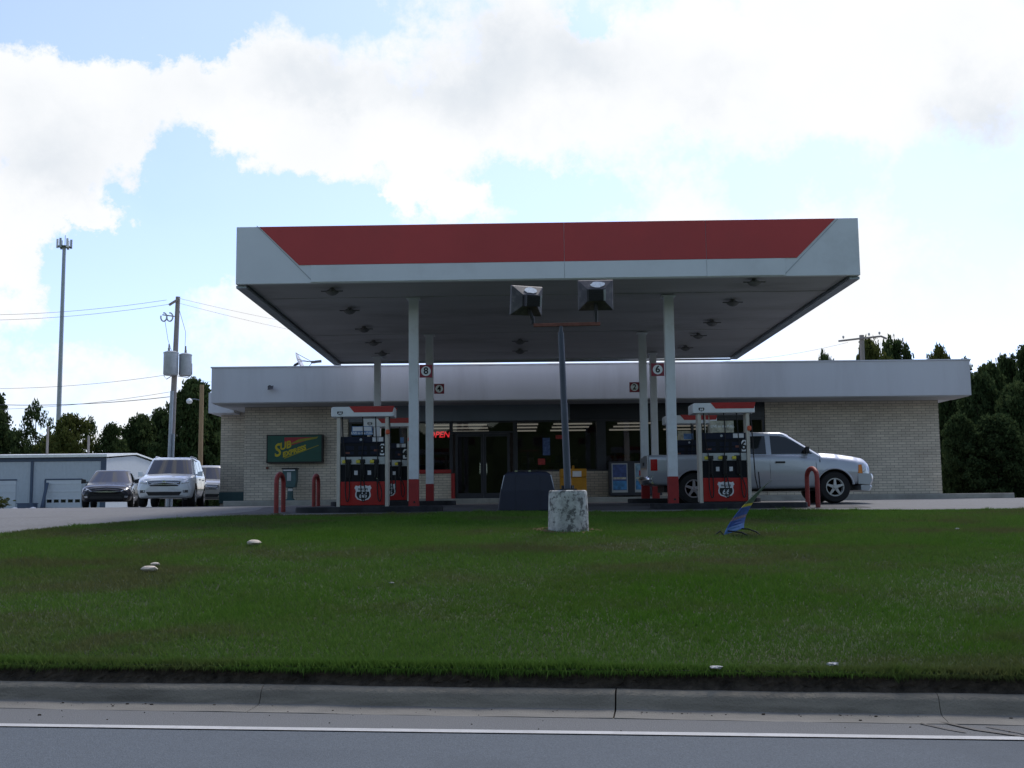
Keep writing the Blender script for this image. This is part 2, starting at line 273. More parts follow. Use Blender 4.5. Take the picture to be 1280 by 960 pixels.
M['islandblack'] = mat('stained_island', (.03, .031, .036), .85, var=.35, scale=3, dirt=(.07, .07, .07), dscale=2, damt=.5, spec=.2)
M['field'] = mat('field_grass', (.045, .06, .02), 1, var=.4, scale=.3)
M['lawn'] = mat('lawn_soil', (.032, .048, .016), 1, var=.4, scale=1.2, dirt=(.05, .05, .025), dscale=.7, damt=.6, bump=1, bscale=30)
M['blade'] = leaf_mat('grass_blade', (.082, .165, .028), (.122, .205, .045), [((.13, .125, .058), .45, .46, .64, .8), ((.07, .17, .016), .22, .5, .68, .7), ((.16, .14, .075), 1.6, .60, .78, .35)])
M['leaf_dark'] = leaf_mat('leaf_dark', (.030, .055, .022), (.085, .115, .045), trans=.35); M['leaf_mid'] = leaf_mat('leaf_mid', (.055, .075, .022), (.12, .13, .04), trans=.35); M['leaf_deep'] = leaf_mat('leaf_deep', (.026, .046, .02), (.07, .10, .04), trans=.35)

# ------------------------------------------------------------------ the setting
def S(o): o['kind'] = 'structure'; return o
def ground_z(x, y):
    sh = math.tan(KA) * x; w = float(np.interp(y - sh, [9.2, 23], [1, 0])) if abs(x) < 60 else float(np.interp(y - sh, [9.2, 60], [1, 0]))
    return lot(y - sh * w)
def far_ground():
    ys = np.array([-400, -60, -20, -2, 4, 6, 8, 9, 10, 12, 15, 18, 22, 26, 32, 40, 60, 90, 150, 400, 1200, 4500.]); xs = np.array([-4000, -1000, -300, -120, -60, -30, -15, 0, 15, 30, 60, 120, 300, 1000, 4000.])
    v = [(x, y + math.tan(KA) * np.clip(x, -120, 120), lot(y) - .3) for y in ys for x in xs]; n = len(xs)
    f = [(j*n+i, j*n+i+1, (j+1)*n+i+1, (j+1)*n+i) for j in range(len(ys)-1) for i in range(n-1)]
    me = bpy.data.meshes.new('ground'); me.from_pydata(v, [], f); S(link('ground', me, M['field'], smooth='all'))
far_ground()
def hill_blocker():                                             # unseen wooded rise, added to block low sky and darken the shop glass
    def f(u, v):
        x = -170 + 340*u; t = v; y = -26 - 45*t; h = 11.5*min(1, t*2.6)**.5 + 2.2*math.sin(x*.21)*math.sin(x*.083+2) + 1.1*math.sin(x*.9+y)*math.sin(y*.7) + .7*math.sin(x*2.1+y*1.3) + .5*random.random()
        return (x, y, -2.2 + (h if t > .01 else 0))
    S(link('added_hill_blocker', grid_mesh('added_hill_blocker', f, 260, 26), M['leaf_deep']))
hill_blocker()
ku = Vector((math.cos(KA), math.sin(KA), 0)); kv = Vector((-math.sin(KA), math.cos(KA), 0)); kO = Vector((0, 9.17, 0))
def kp(u, v, z): p = kO + ku*u + kv*v; return (p.x, p.y, z)
def strip(name, m, v0, v1, z, u0=-150, u1=150, n=60):
    mb = MB()
    for i in range(n):
        a, b = u0+(u1-u0)*i/n, u0+(u1-u0)*(i+1)/n
        mb.quad(kp(a, v0, z), kp(b, v0, z), kp(b, v1, z), kp(a, v1, z))
    return S(mb.build(name, m))
strip('road', M['road'], -12.2, -.40, -1.604)
LA = R(-6.7); lu = Vector((math.cos(LA), math.sin(LA), 0)); lv = Vector((-math.sin(LA), math.cos(LA), 0))
def lp(u, v, z): p = Vector((0, 8.18, 0)) + lu*u + lv*v; return (p.x, p.y, z)
mb = MB()
for i in range(40):
    a, b = -9 + i*.5, -8.5 + i*.5
    w = lambda u: .002*math.sin(u*3.1) + .003*math.sin(u*1.3)
    mb.quad(lp(a, -.052+w(a), -1.596), lp(b, -.052+w(b), -1.596), lp(b, .052+w(b+5), -1.596), lp(a, .052+w(a+5), -1.596))
S(mb.build('road_edge_line', M['linewhite']))
mb = MB()
for i in range(40):
    a, b = -9 + i*.5, -8.5 + i*.5
    mb.quad(lp(a, -.02, -1.600), lp(b, -.02, -1.600), kp(b+.05, -.405, -1.600), kp(a+.05, -.405, -1.600))
S(mb.build('road_shoulder', M['shoulder']))
def kerb(u0, u1, name='kerb'):
    prof = [(.06, -1.62), (.06, -1.465), (.0, -1.448), (-.05, -1.45), (-.085, -1.462), (-.11, -1.487), (-.135, -1.55), (-.155, -1.578), (-.19, -1.588), (-.42, -1.597), (-.42, -1.66), (.06, -1.66)]
    mb = MB(); n = max(2, int((u1-u0)/.25)); rings = []
    for i in range(n+1):
        u = u0+(u1-u0)*i/n; j = .004*math.sin(u*2.3)+.003*math.sin(u*7.7+1)
        rings.append([kp(u, v+j*(1 if k in (3,4,5,6) else .3), z+j*.6) for k, (v, z) in enumerate(prof)])
    mb.loft(rings[:]); o = mb.build(name, [M['kerb'], M['gutter']], smooth=True)
    for p in o.data.polygons:
        c = (p.center - kO).dot(kv)
        if c < -.16: p.material_index = 1
    return S(o)
for a, b in [(-40, -14), (-13.993, -8.0), (-7.993, -2.085), (-2.079, .80), (.813, 3.22), (3.225, 9.0), (9.015, 15), (15.02, 40)]: kerb(a, b)
mb = MB()                                                    # tarred cracks running from the kerb across the edge line
for pts, w in (([(3.15, -.30), (3.35, -.62), (3.62, -.83), (3.9, -1.1), (4.3, -1.25)], .014), ([(3.02, -.42), (3.16, -.62), (3.26, -.72)], .009), ([(3.45, -.5), (3.62, -.7), (3.7, -.92)], .008)):
    for (a, b), (c, d) in zip(pts, pts[1:]): mb.quad(kp(a-w, b-w, -1.592), kp(a+w, b+w, -1.592), kp(c+w, d+w, -1.592), kp(c-w, d-w, -1.592))
S(mb.build('road_crack', M['black']))

mb = MB()                                                    # leaf bits and grit lying along the gutter
for k in range(170):
    u = random.uniform(-6, 7); v = random.choice((-.19-.05*random.random(), -.2-.75*random.random()**2)); p = kO + ku*u + kv*v; r = .004+.014*random.random()**3; a = random.random()*6.28; z = -1.588 if v > -.41 else -1.598
    if v > -.41: z = -1.588-.009*(-.19-v)/.23
    mb.loft([[(p.x+r*q*math.cos(a+t), p.y+r*q*.6*math.sin(a+t), zz) for t in (0, 1.5, 3.1, 4.6)] for q, zz in ((1, z-.002), (.8, z+r*.5))])
S(mb.build('gutter_grit', M['soil']))
def lawn_z(x, y):
    x = np.asarray(x, float); y = np.asarray(y, float)
    y0 = kerb_y(x) + .06; y1 = np.maximum(np.interp(x, EX, EY), y0+.1); t = np.clip((y-y0)/(y1-y0), 0, 1)
    z1 = np.interp(y1, LX, LH) + .015
    z = -1.31 + (z1+1.31)*(1.45*t - .45*t*t)
    return z + .018*np.sin(x*1.7+y*.6)*np.sin(y*1.3-x*.4)*np.minimum(1, 8*t*(1-t)) + .01*np.sin(x*5.1+1)*np.sin(y*4.3)*np.minimum(1, 8*t*(1-t))
def lawn_pt(u, v):
    x = -13.3 + 37.3*u; y0 = kerb_y(x)+.06; y1 = max(edge_y(x), y0+.1); y = y0+(y1-y0)*v
    return (x, y, float(lawn_z(x, y)))
S(link('lawn', grid_mesh('lawn', lawn_pt, 190, 70), M['lawn'], smooth='all'))
mb = MB()                                                    # the worn soil bank behind the kerb
rows = []
for i in range(900):
    u = -14 + 38*i/899
    q = .018*math.sin(u*1.9)+.014*math.sin(u*5.3+1); rr = lambda k: k*(random.random()-.5)
    rows.append([kp(u, .0+rr(.03), -1.452)] + [kp(u, .035+.012*j+q*(j/6)+rr(.035), -1.445+.022*j+rr(.022)) for j in range(1, 6)] + [kp(u, .13, -1.325+rr(.02)), kp(u, .24, -1.335)])
mb.loft(rows, caps=False, closed=False); S(mb.build('soil_bank', M['soil']))

def grass():
    n = 1350000
    y = 7.9 + 15.6 * rng.random(n)**1.3; x = (rng.random(n)*2-1) * (.5*y + 5)
    y0 = kerb_y(x)+.05; y1 = np.interp(x, EX, EY)+.05
    edge = rng.random(n) < .09; y = np.where(edge, y0 - .03 + .15*rng.random(n), y); y = np.where((rng.random(n) < .03) & ~edge, y1 - .2*rng.random(n), y)
    nz = np.sin(x*2.1+1)*np.sin(y*1.7) + np.sin(x*.7-y*.9)
    keep = (y > y0-.035) & (y < y1) & (rng.random(n) < .86 + .14*nz) & (np.hypot(x-.9, y-18.5) > .36+.35*rng.random(n)*(rng.random(n) < .7)); x, y, edge, y0 = x[keep], y[keep], edge[keep], y0[keep]; n = len(x)
    z = lawn_z(x, y) - .005
    tuft = (np.sin(x*5.3+np.sin(y*3.1)*2)*np.sin(y*4.7+np.sin(x*2.3)*2) > .86)
    h = (.032 + .04*rng.random(n)**1.5) * (1 + .25*np.sin(x*1.1+2)*np.sin(y*.9)) * np.where(tuft, 1.45, 1); wd = (.0028+.0022*rng.random(n))*(y/9)**.8
    droop = edge & (y < y0+.03); h = np.where(droop, h*(.2-1.1*rng.random(n)), h); a = rng.random(n)*2*np.pi; le = np.abs(h)*(.25+.9*rng.random(n)); b = np.where(droop, -np.pi/2+rng.normal(size=n)*.5, rng.random(n)*2*np.pi)
    co = np.empty((n, 3, 3), np.float32)
    co[:, 0] = np.stack([x-wd*np.cos(a), y-wd*np.sin(a), z], 1); co[:, 1] = np.stack([x+wd*np.cos(a), y+wd*np.sin(a), z], 1)
    co[:, 2] = np.stack([x+le*np.cos(b), y+le*np.sin(b), z+h], 1)
    me = bpy.data.meshes.new('grass'); me.vertices.add(3*n); me.vertices.foreach_set('co', co.ravel())
    me.loops.add(3*n); me.loops.foreach_set('vertex_index', np.arange(3*n, dtype=np.int32))
    me.polygons.add(n); me.polygons.foreach_set('loop_start', np.arange(0, 3*n, 3, dtype=np.int32)); me.polygons.foreach_set('loop_total', np.full(n, 3, np.int32)); me.update(calc_edges=True)
    tag(link('grass', me, M['blade']), 'short mown green grass covering the sloping bank above the kerb', 'grass', kind='stuff')
grass()
def lot_pt(u, v):
    x = -70 + 130*u; y0 = max(edge_y(x)-.3, kerb_y(x)+.02) if x > -13.5 else kerb_y(x)+.02
    y = y0 + (75-y0)*v**2; return (x, y, ground_z(x, y))
S(link('parking_lot', grid_mesh('parking_lot', lot_pt, 200, 60), M['lot'], smooth='all'))
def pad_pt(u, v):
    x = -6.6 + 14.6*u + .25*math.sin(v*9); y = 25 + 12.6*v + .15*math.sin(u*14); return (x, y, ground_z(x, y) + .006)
S(link('forecourt_slab', grid_mesh('forecourt_slab', pad_pt, 30, 26), M['stain_shade'], smooth='all'))
WALK = .255
mb = MB()                                                    # raised walk along the shop
mb.box(-9.9, 17.1, 38.4, 40.2, -.05, WALK); S(mb.build('sidewalk', M['concrete'], bevel=.02))
def island(x0, x1, y, d=.55):
    z = ground_z(0, y); mb = MB(); pts = []
    for k in range(9): a = math.pi/2 + math.pi*k/8; pts.append((x0 + d*.6 + d*.6*math.cos(a), y + d*math.sin(a)))
    for k in range(9): a = -math.pi/2 + math.pi*k/8; pts.append((x1 - d*.6 + d*.6*math.cos(a), y + d*math.sin(a)))
    mb.prism(pts, z-.1, z+.125, 'z'); S(mb.build('pump_island', M['islandblack'], bevel=.025)); return z+.125
ISL = {}
for k, (x0, x1, y) in {'fl': (-5.0, -1.62, 25.95), 'fr': (3.15, 6.75, 25.95), 'bl': (-5.1, -1.6, 31.5), 'br': (3.2, 6.9, 31.5)}.items(): ISL[k] = island(x0, x1, y)

# ------------------------------------------------------------------ the canopy
def canopy():
    T = thing('station_canopy', 'wide flat forecourt canopy with white fascia and red band on slim columns', 'canopy', (.75, 30.5, 0))
    x0, x1, y0, y1, zb, zt = -6.67, 6.77, -6.8, 6.75, 4.82, 6.08
    cx = T.location
    def sl(x): return (x)*.0045                              # it stands a touch higher on the right
    mb = MB()
    mb.prism([(x0, zb+sl(x0)), (x1, zb+sl(x1)), (x1, zt+sl(x1)), (x0, zt+sl(x0))], y0, y0+.12)
    mb.prism([(x0, zb+sl(x0)), (x1, zb+sl(x1)), (x1, zt+sl(x1)), (x0, zt+sl(x0))], y1-.12, y1)
    for a, s in ((x0, 1), (x1, -1)): mb.box(min(a, a+s*.12), max(a, a+s*.12), y0+.121, y1-.121, zb+sl(a), zt+sl(a))
    mb.build('fascia', M['canopy_white'], T, bevel=.012)
    mb = MB()                                                # red band, a raised panel in three lengths
    def band(f0, f1, l0, l1):
        zl, zh = zb+.40, zt-.012
        mb.prism([(f0, zl+sl(f0)), (f1, zl+sl(f1)), (l1, zh+sl(l1)), (l0, zh+sl(l0))], y0-.018, y0+.01)
    band(x0+1.36, .40, x0+.50, .40); band(.41, 3.46, .41, 3.46); band(3.47, x1-1.36, 3.47, x1-.5)
    mb.build('red_band', M['canopy_red'], T)
    mb = MB()
    def ledge(f0, f1): mb.prism([(f0, zb+.02+sl(f0)), (f1, zb+.02+sl(f1)), (f1, zb+.385+sl(f1)), (f0, zb+.385+sl(f0))], y0-.03, y0+.01)
    ledge(x0+1.62, .402); ledge(.408, 3.462); ledge(3.468, x1-1.62); mb.build('white_ledge', M['canopy_white'], T, bevel=.006)
    mb = MB()                                                # slanted end seams
    mb.prism([(x0+.43, zt-.012), (x0+.45, zt-.012), (x0+1.66, zb+.03), (x0+1.63, zb+.03)], y0-.008, y0+.005); mb.build('seam', M['steelgrey'], T); mb = MB(); mb.prism([(x1-.43, zt+.01), (x1-.45, zt+.01), (x1-1.66, zb+.05), (x1-1.63, zb+.05)], y0-.008, y0+.005)
    mb.build('seam', M['steelgrey'], T)
    mb = MB()
    nb = 22
    for i in range(nb):
        a, b = y0+.2+(y1-y0-.4)*i/nb, y0+.2+(y1-y0-.4)*(i+1)/nb
        mb.prism([(x0+.2, 4.85+sl(x0)), (x1-.2, 4.85+sl(x1)), (x1-.2, 4.93+sl(x1)), (x0+.2, 4.93+sl(x0))], a+.002, b-.002)
    mb.box(x0+.121, x1-.121, y0+.121, y1-.121, 4.94, 4.99)
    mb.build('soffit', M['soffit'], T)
    mb = MB()
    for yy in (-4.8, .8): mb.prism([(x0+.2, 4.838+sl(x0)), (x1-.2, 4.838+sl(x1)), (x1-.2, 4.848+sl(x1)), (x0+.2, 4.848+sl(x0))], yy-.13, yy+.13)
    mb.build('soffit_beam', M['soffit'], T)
    mb = MB()
    for a in (x0, x1):
        s = 1 if a < 0 else -1
        mb.box(min(a-s*.02, a+s*.2), max(a-s*.02, a+s*.2), y0+.13, y1-.02, zb+sl(a)-.06, zb+sl(a)-.004)
    mb.box(x0+.2, x1-.2, y1-.14, y1-.02, zb-.05, zb-.004)
    mb.build('edge_trim', M['galv'], T)
    for x, y, zf in ((-2.27, 25.75, ISL['fl']), (3.66, 25.75, ISL['fr']), (-2.32, 31.35, ISL['bl']), (3.69, 31.35, ISL['br']), (-4.33, 35.85, ground_z(0, 35.85)), (4.53, 35.7, ground_z(0, 35.7))):
        w = .11 if y < 26 else .105
        lx, ly = x-cx.x, y-cx.y; rb = .62 if y < 35 else .6
        mb = MB(); mb.box(-w, w, -w, w, rb, 4.83); c = mb.build('column', M['column'], T, (lx, ly, zf*0), bevel=.012)
        mb = MB(); mb.box(-w-.004, w+.004, -w-.004, w+.004, zf-.02, rb+.001); mb.build('red_base', M['red'], c, bevel=.01)
        mb = MB(); mb.box(-w-.05, w+.05, -w-.05, w+.05, 4.79, 4.82); mb.build('cap_plate', M['column'], c)
        if y < 26:
            mb = MB(); mb.lathe([(.025, 0), (.025, .012)], 10, (.02, -w-.016, zf+.09), 'y'); mb.build('bolt_cap', M['black'], c)
    def light(x, y):
        mb = MB(); mb.lathe([(.04, .10), (.05, .02), (.14, -.02), (.15, -.05), (.09, -.10), (.03, -.12)], 12); o = mb.build('canopy_light', M['fixture'], T, (x, y, 4.80+sl(x)), smooth=True)
        mb = MB(); mb.box(-.24, .24, -.02, .02, -.035, -.01); mb.box(-.02, .02, -.24, .24, -.036, -.011); mb.build('bracket', M['fixture'], o)
    for px, py in ((415, 366), (437, 390), (455, 413), (467, 430), (478, 443), (943, 357), (916, 382), (890, 407), (873, 423), (857, 438), (650, 429), (650, 441)):
        d = at(px, py, 1.0); s = 4.72/d.z; light(d.x*s - cx.x, d.y*s - cx.y)
    return T
canopy()
def number_sign(ch, x, y, z, what, s=.14):
    T = thing('number_sign', f'square maroon sign with black {ch} in a white circle {what}', 'sign', (x, y, z), 0, 'pump number signs on the columns')
    mb = MB(); mb.box(-s, s, -.012, .012, -s, s); mb.build('plate', M['maroon'], T)
    mb = MB(); mb.lathe([(s*.76, -.019), (s*.76, 0)], 28, (0,0,0), 'y'); d = mb.build('disc', M['white'], T)
    text('numeral', ch, s*1.5, M['black'], d, (0, -.021, 0), bold=.006)
number_sign('8', at(532.5, 464, 25.7).x, 25.7, at(532, 464, 25.7).z, 'beside the front left column', .148)
number_sign('4', at(549, 486, 31.3).x, 31.3, at(549, 486, 31.3).z, 'beside the second left column')
number_sign('6', at(822, 462, 25.7).x, 25.7, at(822, 462, 25.7).z, 'beside the front right column', .148)
number_sign('2', at(793, 484, 31.3).x, 31.3, at(793, 484, 31.3).z, 'beside the second right column')

# ------------------------------------------------------------------ the shop
def store():
    T = thing('convenience_store', 'low cream brick shop with deep white fascia and dark glass front behind the canopy', 'building', (2.8, 40, 0))
    ox = 2.8
    def X(x): return x-ox
    W0, W1, WT = -9.58, 15.26, 3.85
    def wall(x0, x1, y0, y1, z0, z1, name='brick_wall'):
        mb = MB(); mb.box(X(x0), X(x1), y0-40, y1-40, z0, z1); return mb.build(name, M['brick'], T)
    wall(W0, -5.88, 40, 40.25, WALK, WT); wall(9.05, W1, 40, 40.25, WALK, WT)
    wall(W1-.25, W1-.002, 40.252, 53, 0, WT); wall(W0+.002, W0+.25, 40.252, 42.5, 0, WT)
    wall(-11.08, W0+.2, 42.5, 42.75, 0, WT-.02); wall(-11.07, -10.83, 42.752, 53, 0, WT); wall(-11.05, W1-.26, 53, 53.25, 0, WT)
    wall(-5.878, -2.2, 40.05, 40.25, WALK, 1.16, 'low_brick_wall'); wall(-.1, 9.048, 40.05, 40.25, WALK, 1.2, 'low_brick_wall')
    mb = MB(); mb.box(X(-11.1), X(W0+.05), 42.45, 42.499, .2, .62)
    for v in mb.bm.verts: v.co.y -= 40
    mb.build('blue_base_trim', M['green'], T)
    # roof box
    mb = MB(); mb.box(X(-10.4), X(15.86), -1.5, 13.6, 3.63, 4.84); r = mb.build('fascia', M['fascia'], T, bevel=.01)
    mb = MB(); mb.box(X(-10.43), X(15.89), -1.53, 13.63, 4.842, 4.885); mb.build('coping', M['fascia'], r)
    for x in (-6.9, -3.3, .3, 3.9, 7.5, 11.1, 14.0): mb = MB(); mb.box(X(x)-.003, X(x)+.003, -1.502, -1.49, 3.64, 4.83); mb.build('panel_joint', M['fascia'], r)
    mb = MB(); mb.box(X(-11.3), X(-10.35), 1.5, 13, 3.54, 4.3); mb.build('wing_fascia', M['fascia'], T)
    mb = MB(); mb.box(X(-10.35), X(15.8), -1.45, 0, 3.60, 3.628); mb.build('soffit', M['soffit'], T)
    for px, w in ((1012, 46), (903, 16), (781, 22), (675, 14), (647, 7)):
        p = at(px, 450, 41); mb = MB(); mb.lathe([(w*.0135, 0), (w*.0135, .5)], 10, (X(p.x), 1, 4.6)); mb.build('roof_vent', M['darktrim'], T)
    # storefront
    mb = MB(); mb.box(X(-5.86), X(2.06), .02, .1, 3.03, 3.60); mb.build('transom_panel', M['greyband'], T)
    mb = MB(); mb.box(X(2.07), X(9.04), .04, .1, 3.03, 3.60); mb.build('dark_transom_panel', M['darkpanel'], T)
    mb = MB()
    for a in (-5.87, -4.05, -2.26, .02, 3.0, 6.4, 8.95):
        wd = {-2.26: .12, .02: .16, 3.0: .34}.get(a, .09); mb.box(X(a), X(a)+wd, .06, .2, 1.16, 3.03)
    mb.box(X(-5.86), X(9.04), .061, .2, 2.97, 3.029); mb.box(X(-5.77), X(-2.26), .061, .2, 1.165, 1.235); mb.box(X(.18), X(8.95), .061, .2, 1.205, 1.26)
    mb.box(X(-2.14), X(.02), .061, .2, 2.58, 2.66)
    mb.build('storefront_frame', M['darktrim'], T)
    mb = MB(); mb.box(X(-5.7), X(-2.2), .0, .1, 1.165, 1.30); mb.build('red_sill', M['red'], T)
    mb = MB(); mb.box(X(-2.2), X(-2.07), -.03, .2, WALK, 1.16); mb.build('red_door_post', M['red'], T); mb = MB(); mb.box(X(-.1), X(.02), .02, .2, WALK, 1.2); mb.build('red_door_post', M['red'], T)
    for a, b, z0, z1 in ((-5.78, -4.05, 1.235, 2.97), (-3.96, -2.26, 1.235, 2.97), (-2.14, .02, 2.66, 2.97), (.18, 3.0, 1.26, 2.97), (3.34, 6.4, 1.26, 2.97), (6.49, 8.95, 1.26, 2.97)):
        mb = MB(); mb.box(X(a)+.002, X(b)-.002, .12, .128, z0+.002, z1-.002); mb.build('window', M['glass'], T)
    for a, b, hx in ((-2.05, -1.05, -1.17), (-1.04, -.11, -.93)):
        mb = MB()
        mb.box(X(a), X(a)+.09, .07, .12, WALK+.01, 2.575); mb.box(X(b)-.09, X(b), .07, .12, WALK+.01, 2.575); mb.box(X(a)+.09, X(b)-.09, .07, .12, 2.47, 2.575); mb.box(X(a)+.09, X(b)-.09, .07, .12, WALK+.01, WALK+.2)
        d = mb.build('door', M['darktrim'], T)
        mb = MB(); mb.box(X(a)+.092, X(b)-.092, .09, .098, WALK+.202, 2.468); mb.build('pane', M['glass'], d)
        mb = MB(); mb.tube([(X(hx), .06, 1.1), (X(hx), .0, 1.15), (X(hx), .0, 1.5), (X(hx), .06, 1.55)], .015); mb.build('handle', M['chrome'], d)
    # inside
    mb = MB(); mb.box(X(-9.3), X(15), .3, 12.9, .2, WALK); mb.box(X(-9.3), X(15), 9, 9.1, WALK+.002, 3.2); mb.box(X(-9.3), X(15), .3, 9, 3.2, 3.25); mb.box(X(-5.95), X(-5.87), .3, 9, WALK+.002, 3.19); mb.box(X(9.05), X(9.13), .3, 9, WALK+.002, 3.19)
    mb.build('interior', M['shopwall'], T)
    for yy in (2.0, 3.6, 5.4, 7.4):
        for a, b in ((-3.4, -1.0), (.1, 1.0), (1.6, 3.1), (4.1, 5.5), (6.4, 8.2)):
            mb = MB(); mb.box(X(a), X(b), yy-.06, yy+.06, 3.12, 3.17); mb.build('fluorescent_light', M['tube'], T)
    return T
store()
pal = [mat(f'goods_{n}', c, .6, var=.5, scale=12) for n, c in (('cream', (.4, .37, .3)), ('red', (.35, .04, .04)), ('blue', (.08, .13, .3)), ('green', (.06, .2, .08)), ('ochre', (.45, .3, .08)), ('white', (.55, .55, .55)))]
def shelf(x, y, lab, w=2.2, g='goods shelves inside the shop'):
    T = thing('goods_shelf', lab, 'shelf', (x, y, WALK), 0, g)
    mb = MB(); mb.box(-w/2, w/2, -.03, .03, 0, 1.5)
    for k in range(4): mb.box(-w/2, w/2, -.4, -.031, .12+k*.4, .15+k*.4)
    mb.build('rack', M['steelgrey'], T)
    for k in range(4):
        mb = MB(); xx = -w/2+.03
        while xx < w/2-.2:
            ww = random.uniform(.1, .24); mb.mi = random.randrange(6); mb.box(xx, xx+ww-.012, -.36, -.08, .152+k*.4, .152+k*.4+random.uniform(.16, .32)); xx += ww
        mb.build('goods', pal, T)
shelf(-4.1, 43, 'stocked shelf behind the left window under the red open sign'); shelf(1.4, 43, 'stocked shelf behind the window right of the doors'); shelf(4.6, 42.6, 'stocked shelf behind the window above the blue posters'); shelf(7.6, 43, 'stocked shelf behind the far right window beyond the truck')
def poster(x, z, w, h, m, lab, y=40.108):
    mb = MB(); mb.box(-w/2, w/2, -.003, .003, -h/2, h/2); tag(mb.build('window_poster', m, None, (x, y, z)), lab, 'poster', 'posters taped to the shop windows')
poster(at(683, 552, 40).x, at(683, 558, 40).z, .26, .62, pal[2], 'tall pale blue poster in the window right of the doors')
poster(at(677, 577, 40).x, at(677, 577, 40).z, .26, .22, pal[1], 'small red and white sticker low in the window by the bin')
poster(at(699, 546, 40).x, at(699, 546, 40).z, .24, .14, pal[1], 'small red notice high in the window beside the lamp pole')
poster(at(857, 547, 40).x, at(857, 547, 40).z, .52, .5, M['beigeposter'], 'beige patterned poster above the truck bed')
poster(at(845, 549, 40).x, at(845, 549, 40).z, .14, .24, M['yellow'], 'narrow yellow notice beside the beige poster')
T = thing('open_sign', 'glowing red open sign in the window left of the doors', 'neon sign', (at(551, 544, 40).x-.1, 40.3, 2.56))
text('lettering', 'OPEN', .30, M['neon'], T, (0, 0, 0), shear=.25, bold=.004, ext=.01)
mb = MB(); mb.box(-.42, .42, .02, .05, -.17, .17); mb.build('backing', M['black'], T)
# sub sign
T = thing('wall_sign', 'green illuminated-style box sign reading SUB EXPRESS in yellow letters', 'sign', (at(369, 561, 39.85).x, 39.85, at(369, 561, 39.85).z))
mb = MB(); mb.box(-1.0, 1.0, -.12, .15, -.5, .5); mb.build('box', M['black'], T, bevel=.01)
mb = MB(); mb.box(-.95, .95, -.128, -.118, -.46, .46); f = mb.build('face', M['signgreen'], T)
mb = MB(); mb.prism([(-.36, .1), (-.36, .40), (.80, .40), (-.1, .12)], -.1315, -.127); mb.build('red_flash', M['signred'], f)
mb = MB(); mb.prism([(-.2, .14), (.15, .33), (.84, .42), (.78, .35), (.2, .24)], -.1345, -.13); mb.prism([(-.36, -.36), (.86, .10), (.86, .125), (-.34, -.30)], -.1345, -.13); mb.build('gold_flash', M['signgold'], f)
def slant(name, s, size, x, z, sx, ang, shear=.3):
    o = text(name, s, size, M['signyellow'], f, (x, -.137, z), shear=shear, bold=.012, sx=sx); o.rotation_euler = (math.pi/2, -ang, 0); return o
slant('lettering', 'S', .62, -.63, -.08, .85, R(14)); slant('lettering', 'UB', .34, -.34, .10, .95, R(14)); slant('lettering', 'EXPRESS', .23, -.02, -.10, 1.0, R(18))
mb = MB(); mb.box(-.04, .04, -.03, .03, -.04, .04); tag(mb.build('outlet_box', M['rust'], None, (at(334, 585, 39.97).x, 39.97, at(334, 585, 39.97).z)), 'small brown outlet box on the brick under the green sign', 'outlet box')
T = thing('fascia_floodlight', 'small dark floodlight fixed on the white shop fascia', 'floodlight', (at(337, 484, 38.45).x, 38.49, at(337, 484, 38.45).z))
mb = MB(); mb.lathe([(.07, -.04), (.07, 0)], 12, (0, 0, 0), 'y'); mb.build('base', M['black'], T)
mb = MB(); mb.loft([[(-.03, -.05, .02), (.03, -.05, .02), (.03, -.05, -.05), (-.03, -.05, -.05)], [(-.02, -.2, -.02), (.17, -.2, .04), (.17, -.28, -.08), (-.02, -.28, -.12)]]); mb.build('head', M['flood'], T)
# payphone pedestal
T = thing('payphone', 'green pedestal payphone with white strip standing against the brick wall', 'payphone', (at(362, 626, 39.3).x+.02, 39.3, WALK))
mb = MB(); mb.lathe([(.16, 0), (.17, .03), (.11, .08), (.10, .45), (.16, .52)], 14); mb.build('pedestal', M['green'], T, smooth=True)
mb = MB(); mb.prism([(-.2, .45), (.2, .45), (.24, .7), (.24, 1.08), (-.24, 1.08), (-.24, .7)], -.2, .18); mb.build('hood', M['green'], T, bevel=.02)
mb = MB(); mb.box(-.27, .27, -.24, .2, 1.082, 1.13); mb.build('roof', M['black'], T, bevel=.01)
mb = MB(); mb.box(-.2, .2, -.246, -.2, 1.03, 1.07); mb.build('light_strip', M['white'], T)
mb = MB(); mb.box(-.08, .06, -.212, -.19, .68, .98); mb.build('face_plate', M['steelgrey'], T)
mb = MB(); mb.box(-.06, .1, -.112, -.09, .33, .42); mb.build('notice', M['paper'], T)
# satellite dish on the roof
p = at(378, 449, 40.2); T = thing('satellite_dish', 'white satellite dish with dark feed arm on the shop roof', 'satellite dish', (p.x, 40.2, 4.88))
mb = MB(); c = Vector((-.12, 0, .33)); ax = Vector((.9, -.01, .44)).normalized(); s1 = ax.cross(Vector((0, 0, 1))).normalized(); s2 = s1.cross(ax)
rr = []
for r, h in ((.02, -.012), (.2, .0), (.32, .035), (.40, .065), (.405, .075), (.32, .05), (.2, .013), (.02, .0)): rr.append([c + ax*h + s1*r*math.cos(2*math.pi*k/28) + s2*r*math.sin(2*math.pi*k/28) for k in range(28)])
mb.loft(rr); mb.build('dish', M['fascia'], T, smooth=True)
fo = c + Vector((.50, -.06, .02))
mb = MB()
for q in (c+s1*.25+s2*.1+ax*.03, c-s1*.25+s2*.1+ax*.03, c+s2*.37+ax*.06, c-s2*.37+ax*.06): mb.tube([q, fo], .011, 6)
mb.build('feed_arm', M['black'], T)
mb = MB(); mb.tube([fo-Vector((.05,0,0)), fo+Vector((.08, 0, 0)), fo+Vector((.1, 0, .01)), fo+Vector((.32, 0, .03))], .05, 10); mb.build('receiver', M['flood'], T, smooth=True)
